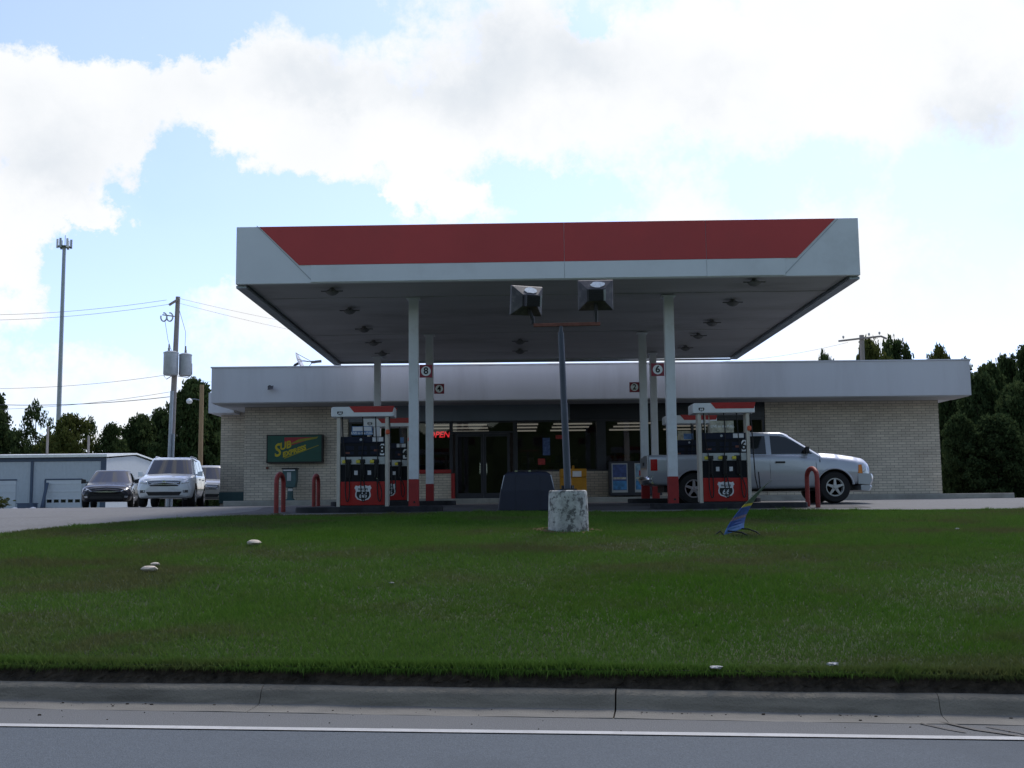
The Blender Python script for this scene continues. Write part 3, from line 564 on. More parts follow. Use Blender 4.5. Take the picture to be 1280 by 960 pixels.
mb = MB(); mb.tube([(-.32, 0, -.1), (-.33, 0, .14), (-.26, 0, .26), (-.14, 0, .32)], .05, 8); mb.build('mount', M['black'], T, smooth=True)

# ------------------------------------------------------------------ fuel pumps and island furniture
SH = [(0,-.5),(.16,-.43),(.34,-.38),(.46,-.22),(.47,-.05),(.43,.10),(.46,.22),(.52,.30),(.44,.46),(.30,.42),(.16,.47),(0,.42)]
SH = SH + [(-x, z) for x, z in SH[-2:0:-1]]
def shield(parent, x, y, z, s, words=True):
    def sc(k, zlo=-9, zhi=9): return [(px*k*s, min(max(pz*k, zlo), zhi)*s) for px, pz in SH]
    mb = MB(); mb.prism(sc(1), -.003, 0); mb.mi = 1
    half = [(0, -.42), (.15, -.365), (.29, -.315), (.385, -.18), (.395, -.04), (.37, .085)]; seen = [(x*s, z*s) for x, z in half] + [(-x*s, z*s) for x, z in half[:0:-1]]
    mb.prism(seen, -.006, -.0031)
    o = mb.build('emblem', [M['white'], M['black']], parent, (x, y, z))
    text('lettering', '66', s*.46, M['white'], o, (-.01*s, -.0095, -.155*s), shear=.2, bold=.006*s/.37)
    if words: text('wordmark', 'PHILLIPS', s*.165, M['black'], o, (0, -.0055, .22*s), bold=.0015)
    return o
def pump(num, x, y, z, lab, kind):
    T = thing('fuel_pump', lab, 'fuel pump', (x, y, z), 0, 'fuel pumps under the canopy')
    mb = MB(); mb.box(-.515, .515, -.25, .25, .03, .575); mb.build('red_door', M['pumpred'], T, bevel=.012)
    mb = MB(); mb.box(-.53, .53, -.26, .26, 0, .03); mb.build('plinth', M['black'], T)
    mb = MB(); mb.box(-.515, .515, -.21, .21, .577, .97); b = mb.build('nozzle_panel', M['pumpblack'], T)
    mb = MB(); mb.box(-.515, .515, -.24, .24, .972, 1.15); mb.build('silver_band', M['pumpsilver'], T, bevel=.006)
    mb = MB(); mb.box(-.515, .515, -.25, .25, 1.152, 1.47); d = mb.build('display_panel', M['pumpblack'], T, bevel=.015)
    mb = MB(); mb.box(-.515, .515, -.2, .2, 1.472, 1.62); v = mb.build('topper', M['navy'], T, bevel=.01)
    mb = MB()
    for q in (-.30, 0, .28): mb.box(q-.1, q+.1, -.256, -.251, 1.31, 1.40); mb.box(q-.1, q+.1, -.256, -.251, 1.2, 1.27)
    mb.build('screen', M['navy'], d)
    mb = MB(); mb.box(.26, .36, -.257, -.252, 1.27, 1.32); mb.build('card_slot', M['rust'], d); mb = MB(); mb.box(-.42, -.30, -.257, -.252, 1.22, 1.26); mb.build('card_slot', M['rust'], d)
    for s in (-1, 1):
        mb = MB(); mb.box(s*.56-.04, s*.56+.04, -.27, -.19, -.01, 2.07); mb.box(s*.56-.03, s*.56+.03, -.1, .1, .02, 2.07); mb.build('side_post', M['post'], T, bevel=.01)
    mb = MB()                                                # header with cut red flash
    mb.prism([(-.69, 2.075), (.72, 2.075), (.72, 2.31), (-.69, 2.31), (-.725, 2.275), (-.725, 2.075)], -.33, .33); h = mb.build('header', M['white'], T, bevel=.018)
    mb = MB(); mb.prism([(-.19, 2.175), (.70, 2.175), (.74, 2.318), (-.31, 2.318)], -.337, -.329); mb.build('red_flash', M['pumpred'], h)
    mb = MB(); mb.prism([(-.19, 2.175), (.70, 2.175), (.74, 2.318), (-.31, 2.318)], .329, .337); mb.build('red_flash', M['pumpred'], h)
    shield(h, -.52, -.331, 2.185, .17, False)
    shield(T, .01, -.252, .31, .38)
    for q in (-.32, 0, .32):
        mb = MB(); mb.box(q-.10, q+.06, -.275, -.2, 1.0, 1.09); mb.box(q-.05, q+.045, -.27, -.2, .66, 1.0); n = mb.build('nozzle_boot', M['black'], T, bevel=.012)
        mb = MB(); mb.box(q-.15, q-.055, -.286, -.24, 1.0, 1.075); mb.build('grade_button', M['yellow'], n, bevel=.01)
        mb = MB(); mb.tube([(q, -.29, 1.02), (q+.01, -.31, .93), (q, -.29, .80), (q-.01, -.27, .70)], .026, 8); mb.build('nozzle', M['rubber'], n, smooth=True)
        mb = MB(); mb.lathe([(.016, -.012), (.016, 0)], 8, (q+.02, -.275, .64), 'y'); mb.build('lock', M['chrome'], n)
    for q in (-.16, .15):
        mb = MB(); mb.box(q-.04, q+.04, -.214, -.209, .73, .83); mb.build('label', M['paper'], b)
    if kind == 'blue':
        mb = MB(); mb.box(-.26, .22, -.215, -.205, 1.655, 1.86); mb.mi = 1; mb.box(-.24, .2, -.219, -.214, 1.75, 1.845); f = mb.build('advert', [M['bluepaper'], M['paper']], T); text('lettering', 'LIVE to the FULL', .072, M['white'], f, (-.02, -.22, 1.70), bold=.002)
        mb = MB(); mb.box(.26, .39, -.215, -.208, 1.66, 1.84); mb.build('notice', M['paper'], T)
    elif kind == 'landscape':
        mb = MB(); mb.box(-.30, .24, -.215, -.205, 1.525+.1, 1.90); f = mb.build('advert', M['beigeposter'], T); text('lettering', 'LIVE to the FULL', .078, M['white'], f, (-.02, -.22, 1.77), bold=.002)
        mb = MB(); mb.box(-.43, -.41, -.2, -.18, 1.62, 2.07); mb.box(-.30, -.28, .0, .02, 1.62, 2.07); mb.build('rod', M['post'], T)
    else:
        mb = MB(); mb.box(-.2, .06, -.215, -.205, 1.64, 1.80); mb.box(.3, .42, -.215, -.205, 1.62, 1.78); mb.build('notice', M['bluepaper'], T)
    mb = MB(); mb.box(.22, .34, -.207, -.202, 1.50, 1.60); mb.box(.355, .47, -.207, -.202, 1.50, 1.60); mb.build('sticker', M['paper'], v)
    mb = MB(); mb.lathe([(.03, -.012), (.03, 0)], 12, (-.05, -.202, 1.55), 'y'); mb.build('round_lock', M['steelgrey'], v)
    mb = MB(); mb.prism([(.40, 1.18), (.50, 1.18), (.50, 1.445), (.43, 1.445), (.40, 1.40)], -.258, -.2535); st = mb.build('number_sticker', M['white'], d); text('numeral', num, .27, M['black'], st, (.45, -.2605, 1.305), bold=.007)
    for a, b2, c2 in ((-.47, -.38, -.32), (.0, -.02, .0), (.30, .36, .32)):
        mb = MB(); pts = []
        P = [Vector((a, -.29, 2.08)), Vector((a+.02, -.30, 1.6)), Vector((b2, -.31, 1.0)), Vector((b2-.01, -.33, .45)), Vector((b2+.02, -.36, .16)), Vector((b2+.07, -.36, .14)), Vector((b2+.09, -.34, .35)), Vector((c2+.02, -.30, .68))]
        for i in range(len(P)-1):
            p0, p1, p2, p3 = P[max(i-1, 0)], P[i], P[i+1], P[min(i+2, len(P)-1)]
            for k in range(6):
                t = k/6; pts.append(.5*((2*p1)+(p2-p0)*t+(2*p0-5*p1+4*p2-p3)*t*t+(3*p1-p0-3*p2+p3)*t**3))
        mb.tube(pts+[P[-1]], .0135, 7); mb.build('hose', M['rubber'], T, smooth=True)
    mb = MB(); P = [(.62, -.27, 2.07), (.64, -.3, 1.75), (.66, -.3, 1.2), (.68, -.32, .6), (.73, -.34, .3), (.78, -.34, .32), (.76, -.32, .7)]; mb.tube(P, .014, 7); mb.build('hose', M['rubber'], T, smooth=True)
    mb = MB(); mb.lathe([(.03, 0), (.05, .02), (.05, .09), (.03, .11)], 10, (.585, -.30, 1.66)); mb.build('breakaway', M['orange'], T, smooth=True)
    return T
PZ = 0.125
pump('8', -3.48, 26.25, ISL['fl'], 'front left red fuel pump numbered 8 with a blue and white advert', 'blue')
pump('6', 4.91, 26.25, ISL['fr'], 'front right red fuel pump numbered 6 with a beige landscape advert', 'landscape')
pump('4', -3.47, 31.6, ISL['bl'], 'rear left red fuel pump half hidden behind pump number 8', 'plain')
pump('2', 5.0, 31.6, ISL['br'], 'rear right red fuel pump standing behind the silver pickup', 'plain')
def hoop(x, y, w, lab, h=.97):
    z = ground_z(x, y)-.02; T = MB(); r = .055; pts = [(0, -w/2, 0), (0, -w/2, .3), (0, -w/2, h-.3)]
    for k in range(1, 12): a = math.pi*k/12; pts.append((0, -w/2*math.cos(a), h-.26+.2*math.sin(a)))
    pts += [(0, w/2, h-.3), (0, w/2, .3), (0, w/2, 0)]
    T.tube(pts, r, 12); tag(T.build('hoop_barrier', M['hoop'], None, (x, y, z), smooth=True), lab, 'barrier', 'red hoop barriers at the island ends')
hoop(-5.38, 25.95, .78, 'worn red hoop barrier at the left end of the front left island'); hoop(-5.50, 31.4, .72, 'red hoop barrier at the left end of the rear island', .95); hoop(6.90, 25.95, .88, 'red hoop barrier in front of the silver pickup')
# blue bin
p = at(660, 638, 24.5); T = thing('storage_bin', 'dark blue plastic bin with sloping sides left of the concrete lamp base', 'bin', (p.x, 24.95, ground_z(p.x, 24.9)))
mb = MB(); mb.loft([[(x, -.45, z), (x*1.0, .45, z)] [::1] for x, z in []] or [[(-.66, -.42, 0), (.66, -.42, 0), (.66, .42, 0), (-.66, .42, 0)], [(-.60, -.40, .45), (.60, -.40, .45), (.60, .40, .45), (-.60, .40, .45)], [(-.52, -.36, .8), (.52, -.36, .8), (.52, .36, .8), (-.52, .36, .8)], [(-.42, -.33, .87), (.42, -.33, .87), (.42, .33, .87), (-.42, .33, .87)]]); b = mb.build('bin_body', M['bluebin'], T, bevel=.04, seg=3)
mb = MB(); mb.loft([[(-.27, -.435, .02), (.27, -.435, .02), (.27, -.40, .02), (-.27, -.40, .02)], [(-.27, -.415, .46), (.27, -.415, .46), (.27, -.38, .46), (-.27, -.38, .46)], [(-.25, -.374, .80), (.25, -.374, .80), (.25, -.34, .8), (-.25, -.34, .8)]]); mb.build('front_panel', M['bluebin'], T, bevel=.008)
mb = MB(); mb.box(-.28, -.22, -.2, -.1, .87, .90); mb.box(.02, .08, -.2, -.1, .87, .90); mb.build('latch', M['chrome'], T)
mb = MB(); mb.tube([(-.60, -.39, .12), (-.565, -.37, .5), (-.50, -.34, .79)], .018, 6); mb.tube([(.60, -.39, .12), (.565, -.37, .5), (.50, -.34, .79)], .018, 6); mb.build('edge_rail', M['steelgrey'], T, smooth=True)
# yellow box against the shop
p0, p1 = at(700, 586, 39.2), at(733, 586, 39.2); w = (p1.x-p0.x)/2
T = thing('dispenser_box', 'yellow metal box with a pale label standing behind the lamp pole', 'box', ((p0.x+p1.x)/2, 39.4, WALK))
mb = MB(); mb.box(-w, w, -.25, .3, .08, .70); mb.build('cabinet', M['boxyellow'], T, bevel=.02)
mb = MB(); mb.box(-w-.005, w+.005, -.262, .3, .705, 1.0); mb.build('lid', M['boxyellow'], T, bevel=.03)
mb = MB(); mb.box(-.03, .28, -.268, -.262, .72, .92); mb.build('label', M['paper'], T)
mb = MB(); mb.box(-.03, .05, -.1, .1, 1.0, 1.12); mb.build('handle', M['boxyellow'], T, bevel=.02)
for x in (-w+.06, w-.06):
    for y in (-.18, .22): mb = MB(); mb.box(x-.03, x+.03, y-.03, y+.03, 0, .081); mb.build('foot', M['black'], T)
# cabinet with two blue posters
T = thing('display_cabinet', 'dark metal cabinet with two blue posters against the shop front', 'cabinet', (4.15, 39.5, WALK))
mb = MB(); mb.box(-.78, 1.05, -.28, .35, .05, 1.25); mb.build('cabinet', M['darktrim'], T, bevel=.015)
for a, b, m in ((-.70, -.15, 'a'), (.10, .60, 'b')):
    mb = MB(); mb.box(a, b, -.292, -.281, .16, 1.17); d = mb.build('poster_frame', M['pumpsilver'], T)
    mb = MB(); mb.box(a+.03, b-.03, -.297, -.293, .24, 1.14); mb.mi = 1; mb.box(a+.05, b-.05, -.300, -.2975, .62, .69) ; mb.mi = 2; mb.box(a+.03, b-.03, -.3005, -.2978, .26, .56)
    if m == 'b': mb.mi = 3; mb.box(a+.15, b-.06, -.3012, -.2981, .74, .92)
    mb.build('poster', [mat('poster_navy', (.05, .08, .22), .4, var=.4, scale=8) if m == 'a' else mat('poster_sky', (.2, .32, .42), .4, var=.4, scale=8), M['beigeposter'], mat('poster_azure', (.06, .22, .45), .4, var=.5, scale=6), M['signred']], d)

# lamp post with twin floodlights on a concrete base
z0 = float(lawn_z(.9, 18.5)); T = thing('floodlight_pole', 'leaning grey lamp pole with twin floodlights on a peeling white concrete base', 'lamp post', (.90, 18.5, z0))
mb = MB(); mb.lathe([(.335, -.15), (.333, 0), (.328, .3), (.318, .60), (.31, .635), (.29, .65)], 36); mb.build('concrete_base', M['oldbase'], T, smooth=True)
mb = MB(); mb.box(-.14, .14, -.14, .14, .652, .675); fl = mb.build('base_flange', M['black'], T)
mb = MB()
for a in range(4): mb.lathe([(.018, .675), (.018, .73)], 6, (.11*math.cos(a*math.pi/2+.6), .11*math.sin(a*math.pi/2+.6), 0))
mb.build('anchor_bolt', M['black'], fl)
mb = MB(); mb.tube([(.0, 0, .676), (-.038, 0, 2.0), (-.075, 0, 3.28)], .060, 16, .05); mb.build('pole', M['pole'], T, smooth=True)
az = at(706, 406, 18.5).z - z0
mb = MB(); mb.tube([(-.075, 0, 3.25), (-.072, 0, az-.02)], .03, 10); mb.build('pole_top', M['pole'], T)
mb = MB(); mb.prism([(-.53, az-.03), (.585, az-.018), (.585, az+.04), (-.53, az+.025)], -.03, .03); mb.build('crossarm', M['rust'], T, bevel=.005)
def flood(px, py, wpx, hpx, ang, xx):
    c = at(px, py, 18.5); w, h = wpx/F*18.5/2, hpx/F*18.5/2
    H = bpy.data.objects.new('floodlight', None); col.objects.link(H); H.parent = T; H.location = (c.x-.90, 0, c.z-z0); H.rotation_euler = (R(9), 0, ang)
    mb = MB(); mb.loft([[(-w*.5, -.10, -h*.42), (w*.5, -.10, -h*.42), (w*.5, -.10, h*.40), (-w*.5, -.10, h*.40)], [(-w, .06, -h), (w, .06, -h), (w, .06, h), (-w, .06, h)], [(-w*1.02, .11, -h*1.02), (w*1.02, .11, -h*1.02), (w*1.02, .11, h*1.02), (-w*1.02, .11, h*1.02)]]); mb.build('housing', M['flood'], H, bevel=.008)
    mb = MB(); mb.box(-w*.42, w*.42, -.26, -.102, -h*.40, h*.36)
    for k in range(5): mb.box(-w*.42, w*.42, -.272, -.261, -h*.34+k*h*.14, -h*.30+k*h*.14)
    mb.build('ballast_box', M['black'], H)
    mb = MB(); mb.box(w*.44, w*.56, -.22, -.103, -h*.38, h*.34); mb.build('side_plate', M['pumpsilver'], H)
    mb = MB(); mb.box(-w*.9, w*.9, .112, .118, -h*.9, h*.9); mb.build('lens', M['carglass'], H)
    mb = MB(); g = []
    for k in range(14): a = 2*math.pi*k/14; rr = 1+.3*(random.random()-.5); g.append((w*(.12+.42*math.cos(a)*rr), .69+.20*math.sin(a)*rr))
    def top(f): t = (f-.40)/.60; return -.10+.16*t
    mb.loft([[(x, top(f)-.004, h*f+.003) for x, f in g], [(x, top(f)-.007, h*f+.007) for x, f in g]]); mb.build('bird_droppings', M['droppings'], H)
    mb = MB(); mb.tube([(xx, 0, az+.02), (xx, 0, az+.09), (c.x-.90, -.03, c.z-z0-h*.45)], .032, 8); mb.build('stem', M['black'], T)
flood(660, 376, 42, 37, R(20), at(666, 400, 18.5).x-.90); flood(744.5, 369, 44, 38, R(-3), at(745, 400, 18.5).x-.90)
mb = MB(); rg = []
for r, zz in ((.34, .0), (.44, .006), (.52, -.02)): rg.append([(.9+r*1.25*math.cos(a)*(1+.15*math.sin(3*a)), 18.5+r*math.sin(a), float(lawn_z(.9+r*1.25*math.cos(a), 18.5+r*math.sin(a)))+zz+.01) for a in [2*math.pi*k/24 for k in range(24)]])
mb.loft(rg, caps=False); S(mb.build('bare_soil', M['redsoil'], smooth='all'))

# leaning twisted advert board
bx, by = 3.40, 17.3; bz = float(lawn_z(bx, by)); T = thing('leaning_sign', 'twisted blue and green advert board leaning on bent dark legs in the grass', 'sign', (bx, by, bz))
rows = []; n = 16
for i in range(n+1):
    t = i/n; c = Vector((-.02+.10*t+.50*t**1.6, .02+.12*t, .06+.76*t)); w = Vector((.155*(1-t)**.8+.03, .16+.12*t, -.02+.07*(1-t)))
    nn = Vector((.6, -.8, 0))*.005
    rows.append([c-w-nn, c+w-nn, c+w+nn, c-w+nn])
mb = MB()
mats_b = [mat('board_sky', (.10, .22, .52), .5, var=.2, scale=9), mat('board_blue', (.03, .09, .36), .5, var=.3, scale=12), mat('board_orange', (.22, .15, .22), .5, var=.6, scale=25), M['yellow'], mat('board_green', (.07, .12, .08), .6, var=.4, scale=12), mat('board_dark', (.05, .09, .07), .6, var=.3, scale=12)]
vs = [[mb.bm.verts.new(p) for p in r] for r in rows]
for i in range(n):
    mb.mi = [0, 0, 1, 1, 2, 1, 1, 1, 3, 4, 4, 4, 5, 5, 5, 5][i]
    for k in range(4): mb._f((vs[i][k], vs[i][(k+1) % 4], vs[i+1][(k+1) % 4], vs[i+1][k]))
mb._f(vs[0][::-1]); mb._f(vs[-1]); mb.build('board', mats_b, T)
mb = MB(); mb.tube([rows[0][0]*.5+rows[0][0]*.5, (-.26, -.12, .07), (-.36, -.16, .01)], .012, 6); mb.tube([(-.14, -.10, .075), (.06, -.16, .05), (.15, -.2, .0)], .012, 6); mb.build('leg', M['black'], T, smooth=True)
mb = MB(); mb.tube([(.12, .14, .1), (.22, .1, .095), (.33, .05, .05), (.38, .02, .0)], .012, 6); mb.build('leg', M['black'], T, smooth=True)

# stones and litter on the bank
def stone(px, py, size, lab, m='stone', flat=.5):
    if m != 'stone': size *= .8
    d = at(px, py, 1.0); s = 9.
    while s < 24 and d.z*s > float(lawn_z(d.x*s, s))+.02: s += .02
    mb = MB(); r2 = random.Random(px); m = 'litter' if m != 'stone' else m
    bmesh.ops.create_icosphere(mb.bm, subdivisions=2, radius=size)
    for v in mb.bm.verts: v.co *= 1 + (.25 if m == 'stone' else .9)*(r2.random()-.5); v.co.z *= flat; v.co.x *= 1.3
    tag(mb.build('stone' if m == 'stone' else 'litter', M[m], None, (d.x*s, s, float(lawn_z(d.x*s, s))+size*flat*.7+.02), smooth=m == 'stone'), lab, 'stone' if m == 'stone' else 'litter', 'pale stones on the grass' if m == 'stone' else 'scraps of litter in the grass')
stone(317, 681, .085, 'pale stone lying alone high on the grass below the red hoop'); stone(194, 707, .05, 'smaller upper stone of the pair on the left grass'); stone(187, 714, .082, 'larger lower stone of the pair on the left grass')
stone(895, 838, .045, 'grey scrap of litter at the lower grass edge below the leaning board', 'paper', .3); stone(1042, 833, .04, 'white scrap of paper at the lower right grass edge', 'paper', .35); stone(490, 729, .03, 'tiny pale scrap in the middle of the grass', 'paper', .3); stone(1197, 662, .04, 'white scrap on the upper right grass', 'paper', .5)

# ------------------------------------------------------------------ vehicles
from mathutils.bvhtree import BVHTree
def ring_pts(x, p, r=.09):
    zb, zm, zs, zt, wb, wm, ws, wt = p
    P = [Vector((0, zb)), Vector((wb, zb)), Vector((wm, zm)), Vector((ws, zs)), Vector((wt, zt)), Vector((0, zt + .03))]
    half = [P[0]]
    for a, b, c in zip(P, P[1:], P[2:]):
        ra = min(r, (a-b).length*.45); rc = min(r, (c-b).length*.45); A = b+(a-b).normalized()*ra; C = b+(c-b).normalized()*rc
        for k in range(5): t = k/4; half.append(A*(1-t)**2 + b*2*t*(1-t) + C*t*t)
    half.append(P[-1])
    return [(x, -q.x, q.y) for q in half] + [(x, q.x, q.y) for q in half[-2:0:-1]]
class Car:
    def __init__(self, name, label, loc, rz, st, wheels, tyre, paint, W, cabin=None, group=None):
        self.T = thing(name, label, {'pickup_truck': 'truck'}.get(name, 'car'), loc, rz, group); self.paint = paint
        st = np.array(st, float); xs = np.unique(np.concatenate([np.linspace(st[0, 0], st[-1, 0], 70), st[:, 0]])); pr = np.stack([np.interp(xs, st[:, 0], st[:, k]) for k in range(1, 9)], 1)
        for _ in range(3): q = pr.copy(); q[1:-1] = (pr[:-2]+2*pr[1:-1]+pr[2:])/4; pr = q
        mb = MB(); mb.loft([ring_pts(x, p) for x, p in zip(xs, pr)]); body = mb.build('body', [M[paint], M['black']], self.T)
        cut = MB(); rad = tyre[0]*1.16
        for wx in wheels:
            for s in (-1, 1): cut.lathe([(rad, 0), (rad, .9)], 40, (wx, s*(W/2-.34) if s > 0 else -(W/2-.34)-.9, tyre[0]), 'y')
        c = cut.build('cutter', M['black']); c.parent = self.T
        md = body.modifiers.new('b', 'BOOLEAN'); md.object = c; md.operation = 'DIFFERENCE'; md.solver = 'EXACT'; bake(body); bpy.data.objects.remove(c)
        for f in body.data.polygons:
            f.material_index = 0
            for wx in wheels:
                d = math.hypot(f.center.x-wx, f.center.z-tyre[0])
                if d < rad*1.004 and abs(f.center.y) > W/2-.36 and (abs(d-rad) < .02*rad and abs(f.normal.y) < .5 or abs(f.normal.y) > .8 and abs(f.center.y) < W/2-.3): f.material_index = 1
        body.data.polygons.foreach_set('use_smooth', [True]*len(body.data.polygons)); body.data.set_sharp_from_angle(angle=R(35)); self.body = body
        bm = bmesh.new(); bm.from_mesh(body.data); self.bvh = BVHTree.FromBMesh(bm); bm.free()
        mb = MB(); mb.box(st[0, 0]+.4, st[-1, 0]-.35, -W/2+.36, W/2-.36, tyre[0]*.8, tyre[0]*1.4); mb.build('chassis', M['black'], self.T)
        r, w = tyre
        for wx in wheels:
            for s in (-1, 1): self.wheel(wx, s*(W/2-.02-w/2), r, w, s)
        if cabin: self.cabin(**cabin)
    def wheel(self, x, y, r, w, s):
        mb = MB(); k = .58*r
        mb.lathe([(k, -w*.5), (r*.90, -w*.5), (r*.97, -w*.42), (r, -w*.3), (r, w*.3), (r*.97, w*.42), (r*.90, w*.5), (k, w*.5), (k, -w*.5)], 40, (0, 0, 0), 'y', False); t = mb.build('wheel', M['rubber'], self.T, (x, y, r), smooth=True)
        mb = MB(); o = s*w*.36
        mb.lathe([(k*1.02, o-s*.01), (k*1.02, o+s*.035), (k*.90, o+s*.035), (k*.86, o-s*.03), (k*.84, o-s*.03)], 40, (0, 0, 0), 'y', False)
        n = 5
        for i in range(n):
            a = 2*math.pi*i/n + .3
            def q(rr, t, d): return (rr*math.cos(a)-t*math.sin(a), d, rr*math.sin(a)+t*math.cos(a))
            mb.loft([[q(k*.16, -k*.17, o-s*.015), q(k*.16, k*.17, o-s*.015), q(k*.16, k*.17, o+s*.035), q(k*.16, -k*.17, o+s*.035)], [q(k*.92, -k*.14, o-s*.015), q(k*.92, k*.14, o-s*.015), q(k*.92, k*.10, o+s*.03), q(k*.92, -k*.10, o+s*.03)]])
        mb.lathe([(k*.24, o-s*.01), (k*.24, o+s*.04), (k*.18, o+s*.055), (.01, o+s*.055)], 20, (0, 0, 0), 'y')
        mb.build('rim', M['alloy'], t, smooth=True)
        mb = MB(); mb.lathe([(k*.87, o-s*.031), (.01, o-s*.031)], 24, (0, 0, 0), 'y'); mb.build('brake_disc', M['black'], t)
    def cabin(self, z0, z1, xf, xr, w, bow=.12, rbow=.05, d=None, screen=(.05, .07), rear=True):
        g = self.g = dict(z0=z0, z1=z1, xf=xf, xr=xr, w=w, bow=bow)
        lp = lambda ab, t: ab[0]+(ab[1]-ab[0])*t
        def ring(t, ins, z):
            F_, R_, w_ = lp(xf, t)-ins*1.6, lp(xr, t)+ins*1.6, lp(w, t)-ins; us = np.linspace(-1, 1, 21)
            fr = [(F_-bow*u*u-.10*abs(u)**14, u*w_, z) for u in us]; re = [(R_+rbow*u*u+.08*abs(u)**14, u*w_, z) for u in us[::-1]]
            return fr + re
        H = z1-z0; rings = [ring(-.35, 0, z0-.35*H)] + [ring(t, 0, z0+t*H) for t in (0, .3, .6, .86)] + [ring(.93, .008, z0+.93*H), ring(.97, .03, z0+.97*H), ring(.99, .08, z0+.992*H), ring(1, .18, z1)]
        mb = MB(); mb.loft(rings); self.cab = mb.build('cabin', M[self.paint], self.T, smooth=True)
        bm = bmesh.new(); bm.from_mesh(self.cab.data); self.cbvh = BVHTree.FromBMesh(bm); bm.free()
        for rr in ([0, 1] if rear else [0]):
            rows = []
            for i in range(9):
                t = screen[0] + (1-screen[1]-screen[0]-.08)*i/8; row = []
                for u in np.linspace(-.9, .9, 15):
                    if rr == 0: x = lp(xf, t)-bow*u*u-.10*abs(u)**14+.007
                    else: x = lp(xr, t)+rbow*u*u+.08*abs(u)**14-.007
                    row.append((x, u*lp(w, t), z0+t*H))
                rows.append(row)
            mb = MB(); mb.loft(rows, caps=False, closed=False); mb.build('windshield' if rr == 0 else 'rear_window', M['carglass'], self.T, smooth='all')
    def patch(self, name, pts, m, face, off=.006, parent=None, bvh=None, smooth=False, step=.05, deep=.02):
        bvh = bvh or self.bvh                                # a plate laid on the body: pts are (x,z) on a side, (y,z) on the front or back
        dirv, org = {'R': (Vector((0, 1, 0)), lambda p: Vector((p[0], -5, p[1]))), 'L': (Vector((0, -1, 0)), lambda p: Vector((p[0], 5, p[1]))), 'F': (Vector((-1, 0, 0)), lambda p: Vector((8, p[0], p[1]))), 'B': (Vector((1, 0, 0)), lambda p: Vector((-8, p[0], p[1])))}[face]
        P = []
        for a, b in zip(pts, pts[1:]+pts[:1]):
            n = max(1, int(math.hypot(b[0]-a[0], b[1]-a[1])/step))
            for k in range(n): P.append((a[0]+(b[0]-a[0])*k/n, a[1]+(b[1]-a[1])*k/n))
        hits = [bvh.ray_cast(org(p), dirv)[0] for p in P]; good = [h for h in hits if h]
        if len(good) < 3: return None
        hits = [h if h else min(good, key=lambda g: (g-org(p)).cross(dirv).length) for h, p in zip(hits, P)]
        c2 = (sum(p[0] for p in P)/len(P), sum(p[1] for p in P)/len(P)); ch = bvh.ray_cast(org(c2), dirv)[0] or sum(hits, Vector())/len(hits)
        mb = MB(); o = [mb.bm.verts.new(h-dirv*off) for h in hits]; i_ = [mb.bm.verts.new(h+dirv*deep) for h in hits]; cv = mb.bm.verts.new(ch-dirv*off)
        n = len(o)
        for k in range(n): mb._f((o[k], o[(k+1) % n], cv)); mb._f((o[k], i_[k], i_[(k+1) % n], o[(k+1) % n]))
        return mb.build(name, M[m] if isinstance(m, str) else m, parent or self.T, smooth='all' if smooth else False)
    def side_window(self, pts, name='side_window', faces='RL', m='carglass'):
        for f in faces: self.patch(name, pts, m, f, .005, bvh=self.cbvh, deep=.004)
    def seam(self, pts, faces='RL', w=.005):
        for f in faces:
            for a, b in zip(pts, pts[1:]):
                dx, dz = b[0]-a[0], b[1]-a[1]; l = math.hypot(dx, dz); nx, nz = -dz/l*w, dx/l*w
                self.patch('door_seam', [(a[0]-nx, a[1]-nz), (a[0]+nx, a[1]+nz), (b[0]+nx, b[1]+nz), (b[0]-nx, b[1]-nz)], 'black', f, .0025)
    def mirror(self, x, y, z, m='black'):
        for s in (-1, 1):
            mb = MB(); mb.loft([[(x+.07, s*y, z-.07), (x-.05, s*y, z-.07), (x-.05, s*y, z+.07), (x+.05, s*y, z+.07)], [(x+.05, s*(y+.17), z-.08), (x-.06, s*(y+.17), z-.08), (x-.06, s*(y+.17), z+.10), (x+.03, s*(y+.17), z+.10)]]); mb.box(x-.02, x+.03, min(s*y, s*(y-.12)), max(s*y, s*(y-.12)), z-.05, z+.0); mb.build('mirror', M[m], self.T, bevel=.015)
# silver pickup
px_ = 6.36
tr = Car('pickup_truck', 'silver four door pickup truck parked at the pumps facing right', (px_, 29.42, ground_z(px_, 29.4)+.0), 0,
    [(-2.90, .55, .82, 1.20, 1.25, .90, .96, .97, .93), (-2.80, .50, .82, 1.20, 1.26, .92, .985, .985, .94), (-1.0, .42, .80, 1.18, 1.26, .92, .99, .985, .94), (-.6, .37, .78, 1.16, 1.24, .92, .985, .975, .93), (.9, .37, .78, 1.15, 1.24, .92, .985, .965, .90), (1.45, .40, .78, 1.13, 1.28, .92, .985, .95, .72), (1.9, .45, .78, 1.10, 1.25, .92, .995, .94, .70), (2.40, .48, .78, 1.03, 1.17, .92, .985, .91, .68), (2.58, .50, .78, 1.0, 1.13, .89, .96, .88, .66), (2.66, .54, .78, .98, 1.11, .86, .93, .84, .63), (2.70, .60, .78, .95, 1.05, .82, .89, .80, .60)],
    (1.785, -1.785), (.40, .29), 'truck', 2.0, dict(z0=1.22, z1=1.83, xf=(1.62, .70), xr=(-1.02, -.88), w=(.90, .72), bow=.14, rbow=.03))
tr.side_window([(.22, 1.255), (1.26, 1.255), (1.12, 1.38), (.80, 1.585), (.62, 1.685), (.45, 1.72), (.22, 1.725)]); tr.side_window([(-.80, 1.255), (.09, 1.255), (.09, 1.725), (-.72, 1.715)])
